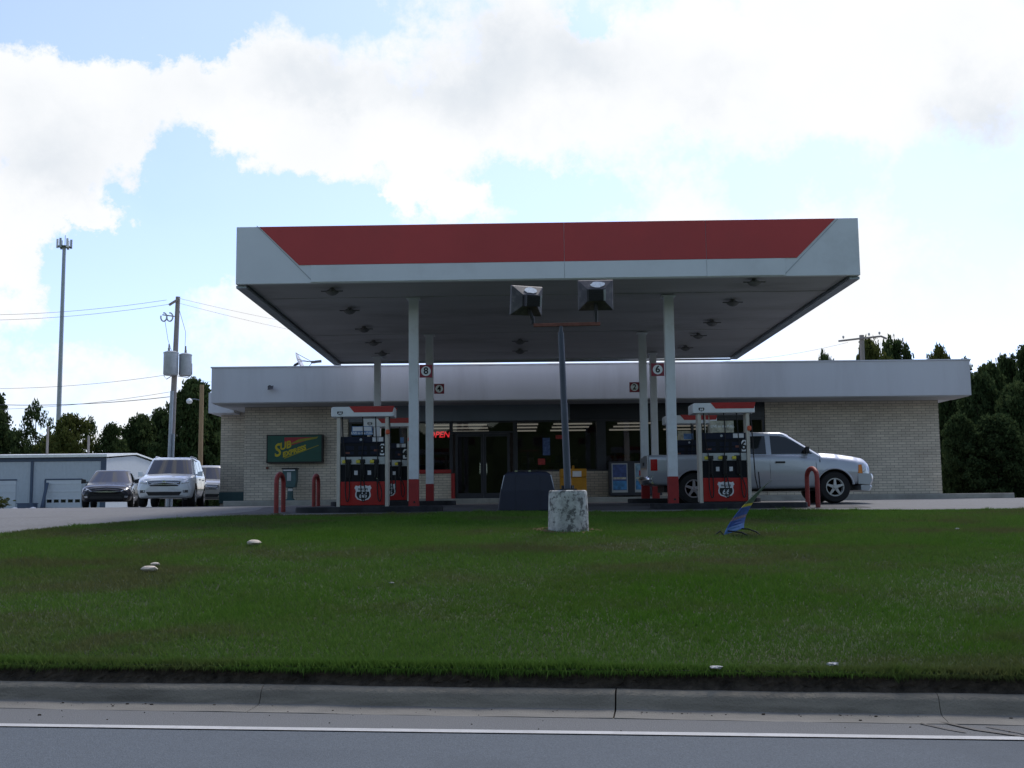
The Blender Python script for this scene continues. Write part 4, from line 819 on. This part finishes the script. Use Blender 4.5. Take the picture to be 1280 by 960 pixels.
tr.seam([(1.28, .50), (1.34, .8), (1.32, 1.18)]); tr.seam([(.17, .42), (.15, 1.2)]); tr.seam([(-.86, .75), (-.90, 1.2)]); tr.seam([(-1.06, .48), (-1.07, 1.22)])
for f in 'RL':
    tr.patch('door_handle', [(.30, 1.02), (.54, 1.02), (.54, 1.065), (.30, 1.065)], 'black', f, .03); tr.patch('door_handle', [(-.74, 1.03), (-.52, 1.03), (-.52, 1.075), (-.74, 1.075)], 'black', f, .03)
    tr.patch('side_moulding', [(-1.02, .59), (1.15, .59), (1.15, .612), (-1.02, .612)], 'truck', f, .012)
    tr.patch('tail_light', [(-2.87, .86), (-2.70, .86), (-2.70, 1.15), (-2.87, 1.15)], 'tail', f, .012)
    tr.patch('headlight', [(2.50, .74), (2.72, .74), (2.70, .95), (2.50, .97)], 'lamp', f, .012); tr.patch('indicator', [(2.38, .75), (2.49, .74), (2.49, .97), (2.41, .96)], 'amber', f, .014)
    tr.patch('vent', [(1.42, 1.03), (1.44, 1.03), (1.44, 1.10), (1.42, 1.10)], 'black', f, .008)
for a, b, nm in ((.42, .78, 'headlight'), (-.78, -.42, 'headlight')): tr.patch(nm, [(a, .76), (b, .76), (b, .95), (a, .95)], 'lamp', 'F', .012)
mb = MB(); mb.box(2.6, 2.735, -.38, .38, .76, 1.06); g = mb.build('grille', M['black'], tr.T, bevel=.02); mb = MB(); mb.box(2.6, 2.75, -.40, .40, .90, .94); mb.box(2.6, 2.751, -.02, .02, .75, 1.07); mb.build('cross_bar', M['chrome'], g)
def bumper(x0, x1, z0, z1, w, m, name, sgn):
    mb = MB(); rows = []
    for u in np.linspace(-1, 1, 17):
        b = .16*u*u+.05*abs(u)**8; a, c = (x1-b, x0) if sgn > 0 else (x0+b, x1)
        rows.append([(c, u*w, z0+.02), (c, u*w, z1), (a-sgn*.03, u*w, z1), (a, u*w, z1-.05), (a, u*w, z0+.1), (a-sgn*.06, u*w, z0)])
    mb.loft(rows); return mb.build(name, M[m], tr.T, smooth=True)
bumper(2.38, 2.93, .46, .735, .98, 'truck', 'front_bumper', 1); bumper(2.45, 2.90, .30, .455, .95, 'steelgrey', 'air_dam', 1); bumper(-3.06, -2.85, .52, .72, .95, 'chrome', 'rear_bumper', -1)
mb = MB(); mb.box(-2.93, -2.897, -.80, .80, .72, 1.25); tg = mb.build('tailgate', M['truck'], tr.T, bevel=.015); mb = MB(); mb.box(-2.945, -2.932, -.14, .14, 1.02, 1.10); mb.build('handle', M['black'], tg)
mb = MB(); mb.lathe([(.05, 0), (.05, .02)], 16, (2.75, -.78, .60), 'x'); mb.lathe([(.05, 0), (.05, .02)], 16, (2.75, .78, .60), 'x'); mb.build('fog_lamp', M['lamp'], tr.T)
tr.mirror(1.10, .93, 1.34)
mb = MB(); mb.tube([(1.43, -.96, 1.1), (1.40, -.97, 1.42)], .004, 5); mb.build('antenna', M['black'], tr.T)
for s in (-1, 1):                                            # wheel arch lips
    for wx in (1.785, -1.785):
        mb = MB(); mb.tube([(wx+.475*math.cos(a), s*.985, .40+.475*math.sin(a)) for a in np.linspace(R(8), R(172), 22)], .022, 7); mb.build('arch_lip', M['truck'], tr.T, smooth=True)
# white suv
SUV = [(-2.39, .55, .75, 1.0, 1.02, .6, .70, .72, .6), (-2.28, .38, .7, 1.05, 1.12, .80, .9, .88, .78), (-1.3, .30, .65, 1.08, 1.14, .88, .955, .94, .84), (0, .28, .62, 1.06, 1.12, .88, .955, .94, .86), (.9, .28, .62, 1.04, 1.13, .88, .955, .92, .82), (1.2, .28, .62, 1.02, 1.12, .88, .955, .92, .78), (1.95, .28, .6, .96, 1.03, .86, .95, .88, .68), (2.25, .29, .58, .86, .95, .80, .90, .80, .58), (2.36, .33, .56, .76, .86, .72, .80, .68, .46), (2.41, .38, .56, .70, .78, .6, .68, .56, .36)]
def front_dir(deg): return math.atan2(-math.cos(R(deg)), math.sin(R(deg)))
def suv(label, paint, loc, rz, rails=True):
    c = Car('parked_car', label, loc, rz, SUV, (1.46, -1.33), (.375, .245), paint, 1.91, dict(z0=1.08, z1=1.75, xf=(1.22, .42), xr=(-2.26, -1.95), w=(.86, .68), bow=.16, rbow=.06), 'cars parked left of the shop')
    for a, b in ((.0, .92), (-.98, -.08), (-1.92, -1.06)):
        c.side_window([(a, 1.14), (b, 1.14), (b-(.48 if a == 0. else .02), 1.60), (a+.02, 1.62)])
    c.seam([(.98, .4), (.98, 1.02)]); c.seam([(-.04, .36), (-.04, 1.05)]); c.seam([(-1.02, .6), (-1.02, 1.05)])
    for f in 'RL':
        for a in (.1, -.9): c.patch('door_handle', [(a, .93), (a+.2, .93), (a+.2, .97), (a, .97)], paint, f, .03)
        c.patch('tail_light', [(-2.34, .85), (-2.1, .9), (-2.1, 1.05), (-2.34, 1.03)], 'tail', f, .01)
    g = c.patch('grille', [(-.50, .74), (-.44, .69), (.44, .69), (.50, .74), (.54, .88), (-.54, .88)], 'black', 'F', .012, smooth=True)
    for z in (.745, .805, .865): c.patch('grille_bar', [(-.48, z-.013), (.48, z-.013), (.50, z+.013), (-.50, z+.013)], 'chrome', 'F', .03, g)
    mb = MB(); mb.lathe([(.02, 0), (.075, 0), (.075, .02), (.02, .02)], 20, (2.40, 0, .805), 'x'); mb.build('emblem', M['chrome'], g)
    for s in (-1, 1): c.patch('headlight', [(s*.55, .76), (s*.60, .87), (s*.88, .95), (s*.80, .80)], 'lamp', 'F', .012, smooth=True); c.patch('fog_lamp', [(s*.62, .47), (s*.78, .47), (s*.78, .56), (s*.62, .56)], 'flood', 'F', .008)
    c.patch('lower_intake', [(-.50, .38), (.50, .38), (.58, .50), (-.58, .50)], 'black', 'F', .008); c.patch('number_plate_holder', [(-.16, .52), (.16, .52), (.16, .62), (-.16, .62)], paint, 'F', .012)
    c.mirror(.86, .92, 1.14, paint)
    if rails:
        for s in (-1, 1): mb = MB(); mb.tube([(.25, s*.60, 1.72), (.1, s*.60, 1.785), (-1.6, s*.60, 1.785), (-1.8, s*.60, 1.72)], .018, 6); mb.build('roof_rail', M['alloy'], c.T, smooth=True)
    return c
p = at(203, 634, 38.5); suv('white suv parked between the dark sedan and the brick shop', 'suv', (p.x-.15, 40.2, ground_z(p.x, 39)), front_dir(9.5))
p = at(262, 630, 47); suv('champagne car half hidden behind the white suv and shop corner', 'silver', (p.x-.55, 48.5, ground_z(p.x, 48)+.05), front_dir(14), False)
# dark sedan
SED = [(-2.42, .5, .65, .88, .92, .55, .66, .68, .55), (-2.32, .34, .6, .92, 1.0, .76, .86, .84, .7), (-1.3, .24, .55, .93, 1.0, .85, .925, .89, .76), (0, .22, .54, .91, .97, .85, .925, .90, .80), (.9, .22, .54, .88, .96, .85, .925, .88, .78), (1.2, .22, .54, .86, .94, .85, .925, .87, .74), (1.95, .22, .52, .78, .84, .83, .915, .84, .64), (2.25, .22, .5, .70, .77, .78, .87, .78, .55), (2.37, .25, .47, .62, .70, .70, .78, .66, .44), (2.43, .30, .47, .58, .64, .6, .66, .55, .34)]
p = at(130, 637, 42); sd_ = Car('parked_car', 'dark sedan parked left of the white suv', (p.x-.28, 43.6, ground_z(p.x, 43)), front_dir(14.5), SED, (1.45, -1.29), (.335, .215), 'sedan', 1.85, dict(z0=.93, z1=1.45, xf=(1.20, .30), xr=(-2.0, -1.0), w=(.80, .60), bow=.16, rbow=.08), 'cars parked left of the shop')
sd_.side_window([(.0, .98), (.95, .98), (.42, 1.33), (.0, 1.34)]); sd_.side_window([(-1.0, .98), (-.08, .98), (-.08, 1.34), (-.75, 1.32)]); sd_.seam([(-.04, .3), (-.04, .92)]); sd_.seam([(1.0, .35), (1.0, .88)])
g = sd_.patch('grille', [(-.42, .50), (.42, .50), (.52, .63), (-.52, .63)], 'black', 'F', .008, smooth=True); sd_.patch('grille_bar', [(-.55, .60), (-.2, .565), (.2, .565), (.55, .60), (.55, .625), (.2, .59), (-.2, .59), (-.55, .625)], 'chrome', 'F', .02, g)
sd_.patch('emblem', [(-.10, .565), (-.03, .58), (.03, .58), (.10, .565), (.10, .595), (.03, .61), (-.03, .61), (-.10, .595)], 'chrome', 'F', .03, g)
sd_.patch('lower_intake', [(-.6, .28), (.6, .28), (.52, .42), (-.52, .42)], 'black', 'F', .006)
for s in (-1, 1): sd_.patch('headlight', [(s*.52, .60), (s*.60, .68), (s*.86, .76), (s*.82, .64)], 'lamp', 'F', .012, smooth=True); sd_.patch('fog_lamp', [(s*.64, .36), (s*.76, .36), (s*.76, .43), (s*.64, .43)], 'lamp', 'F', .008)
sd_.mirror(.80, .88, 1.0, 'black')

# ------------------------------------------------------------------ left background
def workshop():
    T = thing('metal_workshop', 'pale blue grey metal workshop with white roof and garage doors', 'building', (-29, 80, -.03))
    L = -34.0                                                # local: x from L to 0, y 0..12
    mb = MB(); mb.box(L, 0, 0, .15, 0, 3.72); mb.build('front_wall', M['siding'], T)
    mb = MB(); mb.prism([(0.151, 0), (12, 0), (12, 3.7), (6, 4.12), (.151, 3.7)], -.15, -.001, 'x'); mb.build('gable_wall', ribbed(mat('gable_siding', (.46, .50, .56), .45, .1, var=.04), .3, 1), T)
    mb = MB(); mb.box(L, -.151, 11.85, 12, 0, 3.7); mb.box(L, L+.15, .151, 11.849, 0, 3.7); mb.build('rear_wall', M['siding'], T)
    mb = MB(); mb.loft([[(L-.3, -.35, 3.78), (L-.3, 6, 4.22), (L-.3, 12.3, 3.78), (L-.3, 12.3, 3.90), (L-.3, 6, 4.34), (L-.3, -.35, 3.98)], [(.15, -.35, 3.78), (.15, 6, 4.22), (.15, 12.3, 3.78), (.15, 12.3, 3.90), (.15, 6, 4.34), (.15, -.35, 3.98)]]); mb.build('roof', M['roofmetal'], T)
    mb = MB(); mb.box(L, .02, -.06, -.005, 3.50, 3.76); mb.box(-.35, .03, -.08, -.004, 0, 3.50); e = mb.build('blue_trim', M['bluetrim'], T)
    dx = at(40, 600, 80).x + 29; mb = MB(); mb.box(dx-.08, dx+.08, -.12, -.01, 0, 3.5); mb.build('downspout', M['bluetrim'], T)
    for a, b in ((58, 102), (-30, 20)):
        xa, xb = at(a, 610, 80).x+29, at(b, 610, 80).x+29
        mb = MB(); mb.box(xa-.12, xb+.05, -.05, -.006, 2.17, 2.27); mb.box(xa-.14, xa-.01, -.05, -.006, 0, 2.169); mb.build('door_frame', M['bluetrim'], T)
        mb = MB(); mb.box(xa, xb, -.04, -.007, 0, 2.16); d = mb.build('garage_door', M['garage'], T)
        if a == 58:
            for k in range(5):
                q = xa + (xb-xa)*(k+.5)/5; mb = MB(); mb.box(q-.17, q+.17, -.048, -.041, .58, .80); mb.build('pane', M['carglass'], d)
    return T
workshop()
p = at(34, 637, 78.6); mb = MB(); mb.box(-.55, .55, -.4, .4, 0, .5); mb.box(-.6, .6, -.42, .42, .5, .56); tag(mb.build('blue_crate', M['bluetrim'], None, (p.x, 78.6, ground_z(p.x, 78)), bevel=.02), 'dark blue crate by the downspout of the metal workshop', 'crate')
p = at(50, 637, 79.2); mb = MB(); mb.loft([[(0, -.1, 0), (.2, -.1, 0), (.2, 0, 0), (0, 0, 0)], [(.13, .5, 2.0), (.33, .5, 2.0), (.33, .6, 2.0), (.13, .6, 2.0)]]); tag(mb.build('leaning_plank', M['bluetrim'], None, (p.x, 79.2, ground_z(p.x, 79))), 'dark plank leaning on the workshop wall beside the garage door', 'plank')
for px, lab in ((39, 'pale sack lying in front of the blue crate'), (16, 'heap of pale rubbish before the far left garage door')):
    p = at(px, 637, 77.5); mb = MB(); bmesh.ops.create_icosphere(mb.bm, subdivisions=3, radius=.5)
    for v in mb.bm.verts: v.co.z = max(v.co.z*.5, 0); v.co *= 1+.2*math.sin(v.co.x*9+v.co.y*7)
    tag(mb.build('rubbish_sack', M['paper'], None, (p.x, 77.5, ground_z(p.x, 77)), smooth='all'), lab, 'sack')

def wire(pts, lab, sag=.3, r=.010, grp='overhead wires'):
    mb = MB(); P = []
    for a, b in zip(pts, pts[1:]):
        a, b = Vector(a), Vector(b)
        for k in range(13): t = k/12; P.append(a.lerp(b, t) - Vector((0, 0, sag*4*t*(1-t))))
    mb.tube(P, r, 5); tag(mb.build('power_line', M['wire'], None), lab, 'power line', grp)
# transformer pole
b0, t0 = at(211, 600, 52), at(222.5, 371, 52); T = thing('utility_pole', 'leaning utility pole carrying two grey transformer cans', 'utility pole', (b0.x-.05, 52, ground_z(b0.x, 52)))
def rel(px, py): q = at(px, py, 52); return Vector((q.x-T.location.x, 0, q.z-T.location.z))
top, bot = rel(222.5, 371), rel(210.5, 637)
mb = MB(); mb.tube([bot, bot.lerp(top, .5), top], .17, 12, .105); mb.build('pole', M['wood'], T, smooth=True)
mb = MB(); mb.tube([bot+Vector((.02, -.2, 0)), bot.lerp(top, .55)+Vector((-.02, -.2, 0))], .085, 8); mb.tube([bot+Vector((.17, -.16, 0)), bot.lerp(top, .35)+Vector((.13, -.16, 0))], .06, 8); mb.build('riser_pipe', M['galv'], T, smooth=True)
q0, q1 = rel(214, 382), rel(225, 374); mb = MB(); mb.tube([q0+Vector((-.05, -.16, 0)), q1+Vector((.02, -.16, 0))], .06, 6); mb.build('crossarm', M['wood'], T)
mb = MB(); mb.tube([rel(219, 396)+Vector((0, -.12, 0)), rel(204, 394)+Vector((0, -.12, 0))], .03, 6); ca = mb.build('cutout_arm', M['wood'], T)
for px in (206, 213.5):
    c = rel(px, 397)+Vector((0, -.15, 0)); mb = MB(); mb.tube([c+Vector((.14*math.cos(a), 0, .2*math.sin(a))) for a in np.linspace(R(100), R(-200), 14)], .035, 6); mb.build('fuse_cutout', M['steelgrey'], ca, smooth=True)
for px, py, rr, hh in ((217, 456, .335, 1.05), (232.5, 456.5, .29, .98)):
    c = rel(px, py); c.y = -.42 if px < 220 else -.1
    mb = MB(); mb.lathe([(.02, -hh/2-.03), (rr*.9, -hh/2-.02), (rr, -hh/2+.03), (rr, hh/2-.06), (rr*1.04, hh/2-.05), (rr*1.04, hh/2), (rr*.6, hh/2+.06), (.02, hh/2+.08)], 20, c); o = mb.build('transformer', M['steelgrey'], T, smooth=True)
    mb = MB(); mb.lathe([(.05, 0), (.07, .05), (.04, .08), (.07, .13), (.04, .17), (.03, .36)], 8, c+Vector((-rr*.3 if px < 220 else 0, 0, hh/2+.04))); mb.build('bushing', M['wood'], o, smooth=True)
mb = MB(); P = [rel(236, 448), rel(240, 455), rel(240, 468), rel(235, 472), rel(222, 470)]; mb.tube(P, .018, 5); mb.tube([rel(209, 452), rel(205, 470), rel(208, 474), rel(218, 468)], .018, 5); mb.tube([rel(222, 380), rel(232, 415), rel(231, 440)], .010, 5); mb.tube([rel(206, 400), rel(210, 425), rel(215, 440)], .010, 5); mb.build('lead_wire', M['wire'], T)
# second pole with a street lamp
b1 = at(250, 600, 60); T2 = thing('utility_pole', 'plain tan wooden pole with a small street lamp arm by the shop corner', 'utility pole', (b1.x, 60, ground_z(b1.x, 60)))
h2 = at(250, 481, 60).z - T2.location.z
mb = MB(); mb.tube([(0, 0, 0), (0, 0, h2*.5), (0, 0, h2)], .14, 12, .11); mb.build('pole', M['tanwood'], T2, smooth=True)
zl = at(240, 499, 60).z - T2.location.z; mb = MB(); mb.tube([(-.1, -.05, zl-.05), (-.35, -.1, zl), (-.55, -.12, zl-.02)], .025, 6); a_ = mb.build('lamp_arm', M['galv'], T2); mb = MB(); mb.lathe([(.03, .1), (.13, .04), (.17, -.05), (.13, -.16), (.05, -.2)], 14, (-.62, -.12, zl-.06)); mb.build('lamp_head', M['white'], a_, smooth=True)
# wires to the left and right of the transformer pole
def w3(px, py, Y): q = at(px, py, Y); return (q.x, q.y, q.z)
for a, b, lab in (((-60, 393, 60), (208, 375, 52), 'uppermost thin wire running left from the transformer pole'), ((-60, 400, 60), (214, 380, 52), 'second thin wire running left from the transformer pole top'), ((-60, 485, 56), (213, 468, 52), 'thin wire running left just below the transformers'), ((-60, 503, 56), (212, 496, 52), 'thick lower cable running left from the pole'), ((-60, 512, 58), (212, 490, 52), 'lowest crossing wire left of the pole')):
    wire([w3(*a), w3(*b)], lab, .25, .016 if 'thick' in lab else .009)
for a, b, lab in (((224, 373, 52), (470, 418, 75), 'uppermost wire running right from the pole behind the canopy'), ((224, 379, 52), (470, 430, 75), 'second wire running right from the pole behind the canopy'), ((222, 466, 52), (300, 478, 60), 'short wire from the transformers towards the shop roof'), ((900, 452, 70), (1060, 428, 60), 'faint wire reaching the crossarm pole behind the shop roof')):
    wire([w3(*a), w3(*b)], lab, .2, .007)
# cell tower
bt = at(72, 560, 180); T = thing('cell_tower', 'tall slim grey cell tower with an antenna crown', 'cell tower', (bt.x, 180, -.1))
ht = at(72, 309, 180).z+.1
mb = MB(); mb.tube([(0, 0, 0), (0, 0, ht*.5), (0, 0, ht)], .42, 14, .28); mb.build('mast', M['galv'], T, smooth=True)
mb = MB(); mb.lathe([(.4, ht), (1.1, ht+.02), (1.1, ht+.12), (.4, ht+.12)], 12); mb.build('platform', M['galv'], T)
for k in range(6):
    a = k*math.pi/3+.3; x, y = 1.05*math.cos(a), 1.05*math.sin(a); mb = MB(); mb.box(x-.16, x+.16, y-.1, y+.1, ht-.2, ht+1.3); mb.build('antenna_panel', M['white' if k % 2 else 'galv'], T)
mb = MB(); mb.tube([(0.1, 0, ht), (.1, 0, ht+2.0)], .05, 6); mb.build('lightning_rod', M['galv'], T)
# crossarm pole behind the roof
b2 = at(1077, 440, 60); T = thing('utility_pole', 'wooden pole with a tilted wide crossarm rising behind the shop roof', 'utility pole', (b2.x, 60, ground_z(b2.x, 60)))
def rel2(px, py): q = at(px, py, 60); return Vector((q.x-T.location.x, 0, q.z-T.location.z))
mb = MB(); mb.tube([(0, 0, 0), (0, 0, 4), rel2(1077, 419)], .17, 10, .13); mb.build('pole', M['wood'], T, smooth=True)
mb = MB(); mb.tube([rel2(1047, 427)+Vector((0, -.18, 0)), rel2(1077, 423.5)+Vector((0, -.18, 0)), rel2(1100, 421)+Vector((0, -.18, 0)), rel2(1107, 424)+Vector((0, -.18, 0))], .055, 6); mb.build('crossarm', M['wood'], T)
for px, py in ((1053, 424), (1085, 420.5), (1098, 419)):
    mb = MB(); mb.lathe([(.02, 0), (.05, .05), (.06, .12), (.03, .16)], 8, rel2(px, py)+Vector((0, -.18, 0))); mb.build('insulator', M['steelgrey'], T, smooth=True)
for px, py, Y, lab in ((60, 533, 84, 'thin far pole in front of the loose pale tree'), (111, 545, 86, 'short thin far pole beyond the workshop roof')):
    q = at(px, py, Y); gz = ground_z(q.x, Y); mb = MB(); mb.tube([(0, 0, 0), (0, 0, q.z-gz)], .11, 8, .09); tag(mb.build('utility_pole', M['wood'], None, (q.x, Y, gz)), lab, 'utility pole')

# ------------------------------------------------------------------ trees
def crown_mesh(seed, prof, n_clump, leaves, leaf, squash=.7):
    g = np.random.default_rng(seed)                          # unit tree: height 1, width 1; prof(t) gives the radius at height t
    cs = []
    while len(cs) < n_clump:
        t = g.random(); a = g.random()*2*np.pi; rmax = prof(t)
        if rmax <= .02: continue
        lob = 1 + .26*math.sin(a*3+seed+t*4) + .26*math.sin(a*5+t*13+seed*2)
        out = g.random() < .15; r = rmax*lob*(.35+.65*g.random()**.5)*(1.2 if out else .92); cs.append((r*math.cos(a), r*math.sin(a), t*.97, .04+.03*g.random() if out else .05+.07*g.random()))
    V = []
    for cx, cy, cz, s in cs:
        m = leaves; p = g.normal(size=(m, 3)); p /= np.linalg.norm(p, axis=1)[:, None]; p *= (g.random(m)**.45)[:, None]*s*np.array([1, 1, squash])
        c = p+np.array([cx, cy, cz]); u = g.normal(size=(m, 3)); u /= np.linalg.norm(u, axis=1)[:, None]; w = np.cross(u, g.normal(size=(m, 3))); w /= np.linalg.norm(w, axis=1)[:, None]
        k = leaf*(.6+.8*g.random(m))[:, None]
        V.append(np.stack([c-u*k, c+w*k*.55, c+u*k, c-w*k*.55], 1))
    V = np.concatenate(V).astype(np.float32); n = len(V)
    me = bpy.data.meshes.new('crown'); me.vertices.add(4*n); me.vertices.foreach_set('co', V.ravel()); me.loops.add(4*n); me.loops.foreach_set('vertex_index', np.arange(4*n, dtype=np.int32))
    me.polygons.add(n); me.polygons.foreach_set('loop_start', np.arange(0, 4*n, 4, dtype=np.int32)); me.polygons.foreach_set('loop_total', np.full(n, 4, np.int32)); me.update(calc_edges=True); return me, cs
def trunk_mesh(cs, seed, top=.75):
    mb = MB(); g = random.Random(seed); mb.tube([(0, 0, -.02), (.01, 0, .2), (-.01, .01, .45), (.005, 0, top)], .022, 8, .006)
    for cx, cy, cz, s in g.sample(cs, min(16, len(cs))):
        z0 = max(.12, cz-.18-.1*g.random()); mb.tube([(0, 0, min(z0, top-.03)), (cx*.5, cy*.5, (min(z0, top)+cz)/2+.0), (cx, cy, cz)], .008, 5, .002)
    bmesh.ops.recalc_face_normals(mb.bm, faces=mb.bm.faces[:]); me = bpy.data.meshes.new('trunk'); mb.bm.to_mesh(me); mb.bm.free(); return me
PROF = dict(
    round=lambda t: 0 if t < .12 else .5*math.sin(math.pi*min(1, (t-.10)/.92))**.6,
    cone=lambda t: 0 if t < .10 else .5*(1.04-t)**.75*min(1, (t-.08)*8),
    full=lambda t: .5*min(1, .75+t)*(max(0, 1.02-t)**.45),
    loose=lambda t: 0 if t < .22 else (.16+.34*abs(math.sin(t*9.5)))*(1.08-t)**.35)
KINDS = {}
for nm, pf, nc, lv, lf, mm in (('round', 'round', 290, 56, .021, 'leaf_dark'), ('mid', 'round', 270, 54, .021, 'leaf_mid'), ('cone', 'cone', 260, 54, .020, 'leaf_dark'), ('full', 'full', 480, 56, .021, 'leaf_deep'), ('full2', 'full', 450, 56, .021, 'leaf_dark'), ('loose', 'loose', 80, 46, .020, 'leaf_dark')):
    cm, cs = crown_mesh(len(KINDS)*7+3, PROF[pf], nc, lv, lf); cm.materials.append(M[mm]); tm = trunk_mesh(cs, len(KINDS)+11); tm.materials.append(M['bark']); KINDS[nm] = (cm, tm)
def tree(px, py, wpx, Y, kind, lab, grp='trees behind the station', rot=None, wk=1.4):
    q = at(px, py, Y); gz = ground_z(q.x, Y)-.2; h = q.z-gz; w = wpx/F*Y*wk
    T = thing('tree', lab, 'tree', (q.x, Y, gz), rot if rot is not None else random.uniform(0, 6.28), grp); T.scale = (w, w, h)
    for nm, me in zip(('crown', 'trunk'), KINDS[kind]): o = bpy.data.objects.new(nm, me); col.objects.link(o); o.parent = T
for a in (
    (-12, 492, 62, 108, 'full', 'dark bushy tree cut by the left picture edge'), (18, 538, 40, 118, 'round', 'low dark tree between the edge tree and the loose one'),
    (46, 502, 44, 112, 'loose', 'loose thin crowned tree left of the cell tower'), (88, 519, 46, 104, 'mid', 'olive green rounded tree right of the cell tower'),
    (114, 522, 30, 116, 'loose', 'small loose tree between the olive tree and the dark cone'), (139, 531, 50, 106, 'cone', 'dark cone shaped tree above the workshop gable'),
    (176, 520, 46, 112, 'full2', 'dark rounded tree just left of the transformer pole'), (203, 513, 44, 116, 'full', 'dark tree straight behind the transformer pole'), (243, 476, 66, 110, 'full2', 'tallest dark tree behind the street lamp pole'), (272, 500, 60, 114, 'full', 'dark tree behind the left shop corner'), (70, 545, 60, 124, 'full', 'low dark tree filling behind the cell tower foot'), (160, 548, 60, 126, 'full', 'low dark tree filling behind the workshop gable')):
    tree(*a, grp='trees behind the workshop')
for a in ((1031, 441, 22, 74, 'round', 'tiny treetop just showing over the roof left of the crossarm pole'), (1090, 425, 40, 78, 'mid', 'treetop showing over the roof behind the crossarm pole'), (1118, 423, 42, 82, 'round', 'taller treetop over the roof right of the crossarm pole'), (1170, 434, 30, 80, 'mid', 'small loose treetop near the right roof end')): tree(*a, grp='treetops over the roof', wk=1.6)
for k, a in enumerate(((1187, 470, 46, 64, 'full', 'dark tree touching the right shop corner'), (1206, 451, 40, 68, 'cone', 'slender dark tree second from the shop corner'), (1236, 456, 52, 62, 'full2', 'broad dark tree in the middle of the right wood'), (1222, 470, 60, 56, 'full', 'lower bushy tree in front of the right wood'), (1258, 448, 46, 66, 'full', 'tall dark tree near the right picture edge'), (1282, 434, 54, 64, 'cone', 'tallest tree at the right picture edge'), (1270, 480, 64, 54, 'full2', 'low bushy tree at the front right picture edge'), (1198, 520, 44, 52, 'full2', 'lowest dark bush by the shop side wall'), (1312, 450, 70, 58, 'full', 'dark tree just beyond the right picture edge'), (1245, 520, 70, 51, 'full', 'dense low bush filling the foot of the right wood'))): tree(*a, grp='trees of the right wood')
p = at(3, 637, 62); T = thing('shrub', 'small weedy shrub at the left picture edge before the workshop', 'shrub', (p.x-.6, 62, ground_z(p.x, 62)-.1)); T.scale = (1.6, 1.6, 1.0)
for nm, me in zip(('foliage', 'stem'), KINDS['mid']): o = bpy.data.objects.new(nm, me); col.objects.link(o); o.parent = T
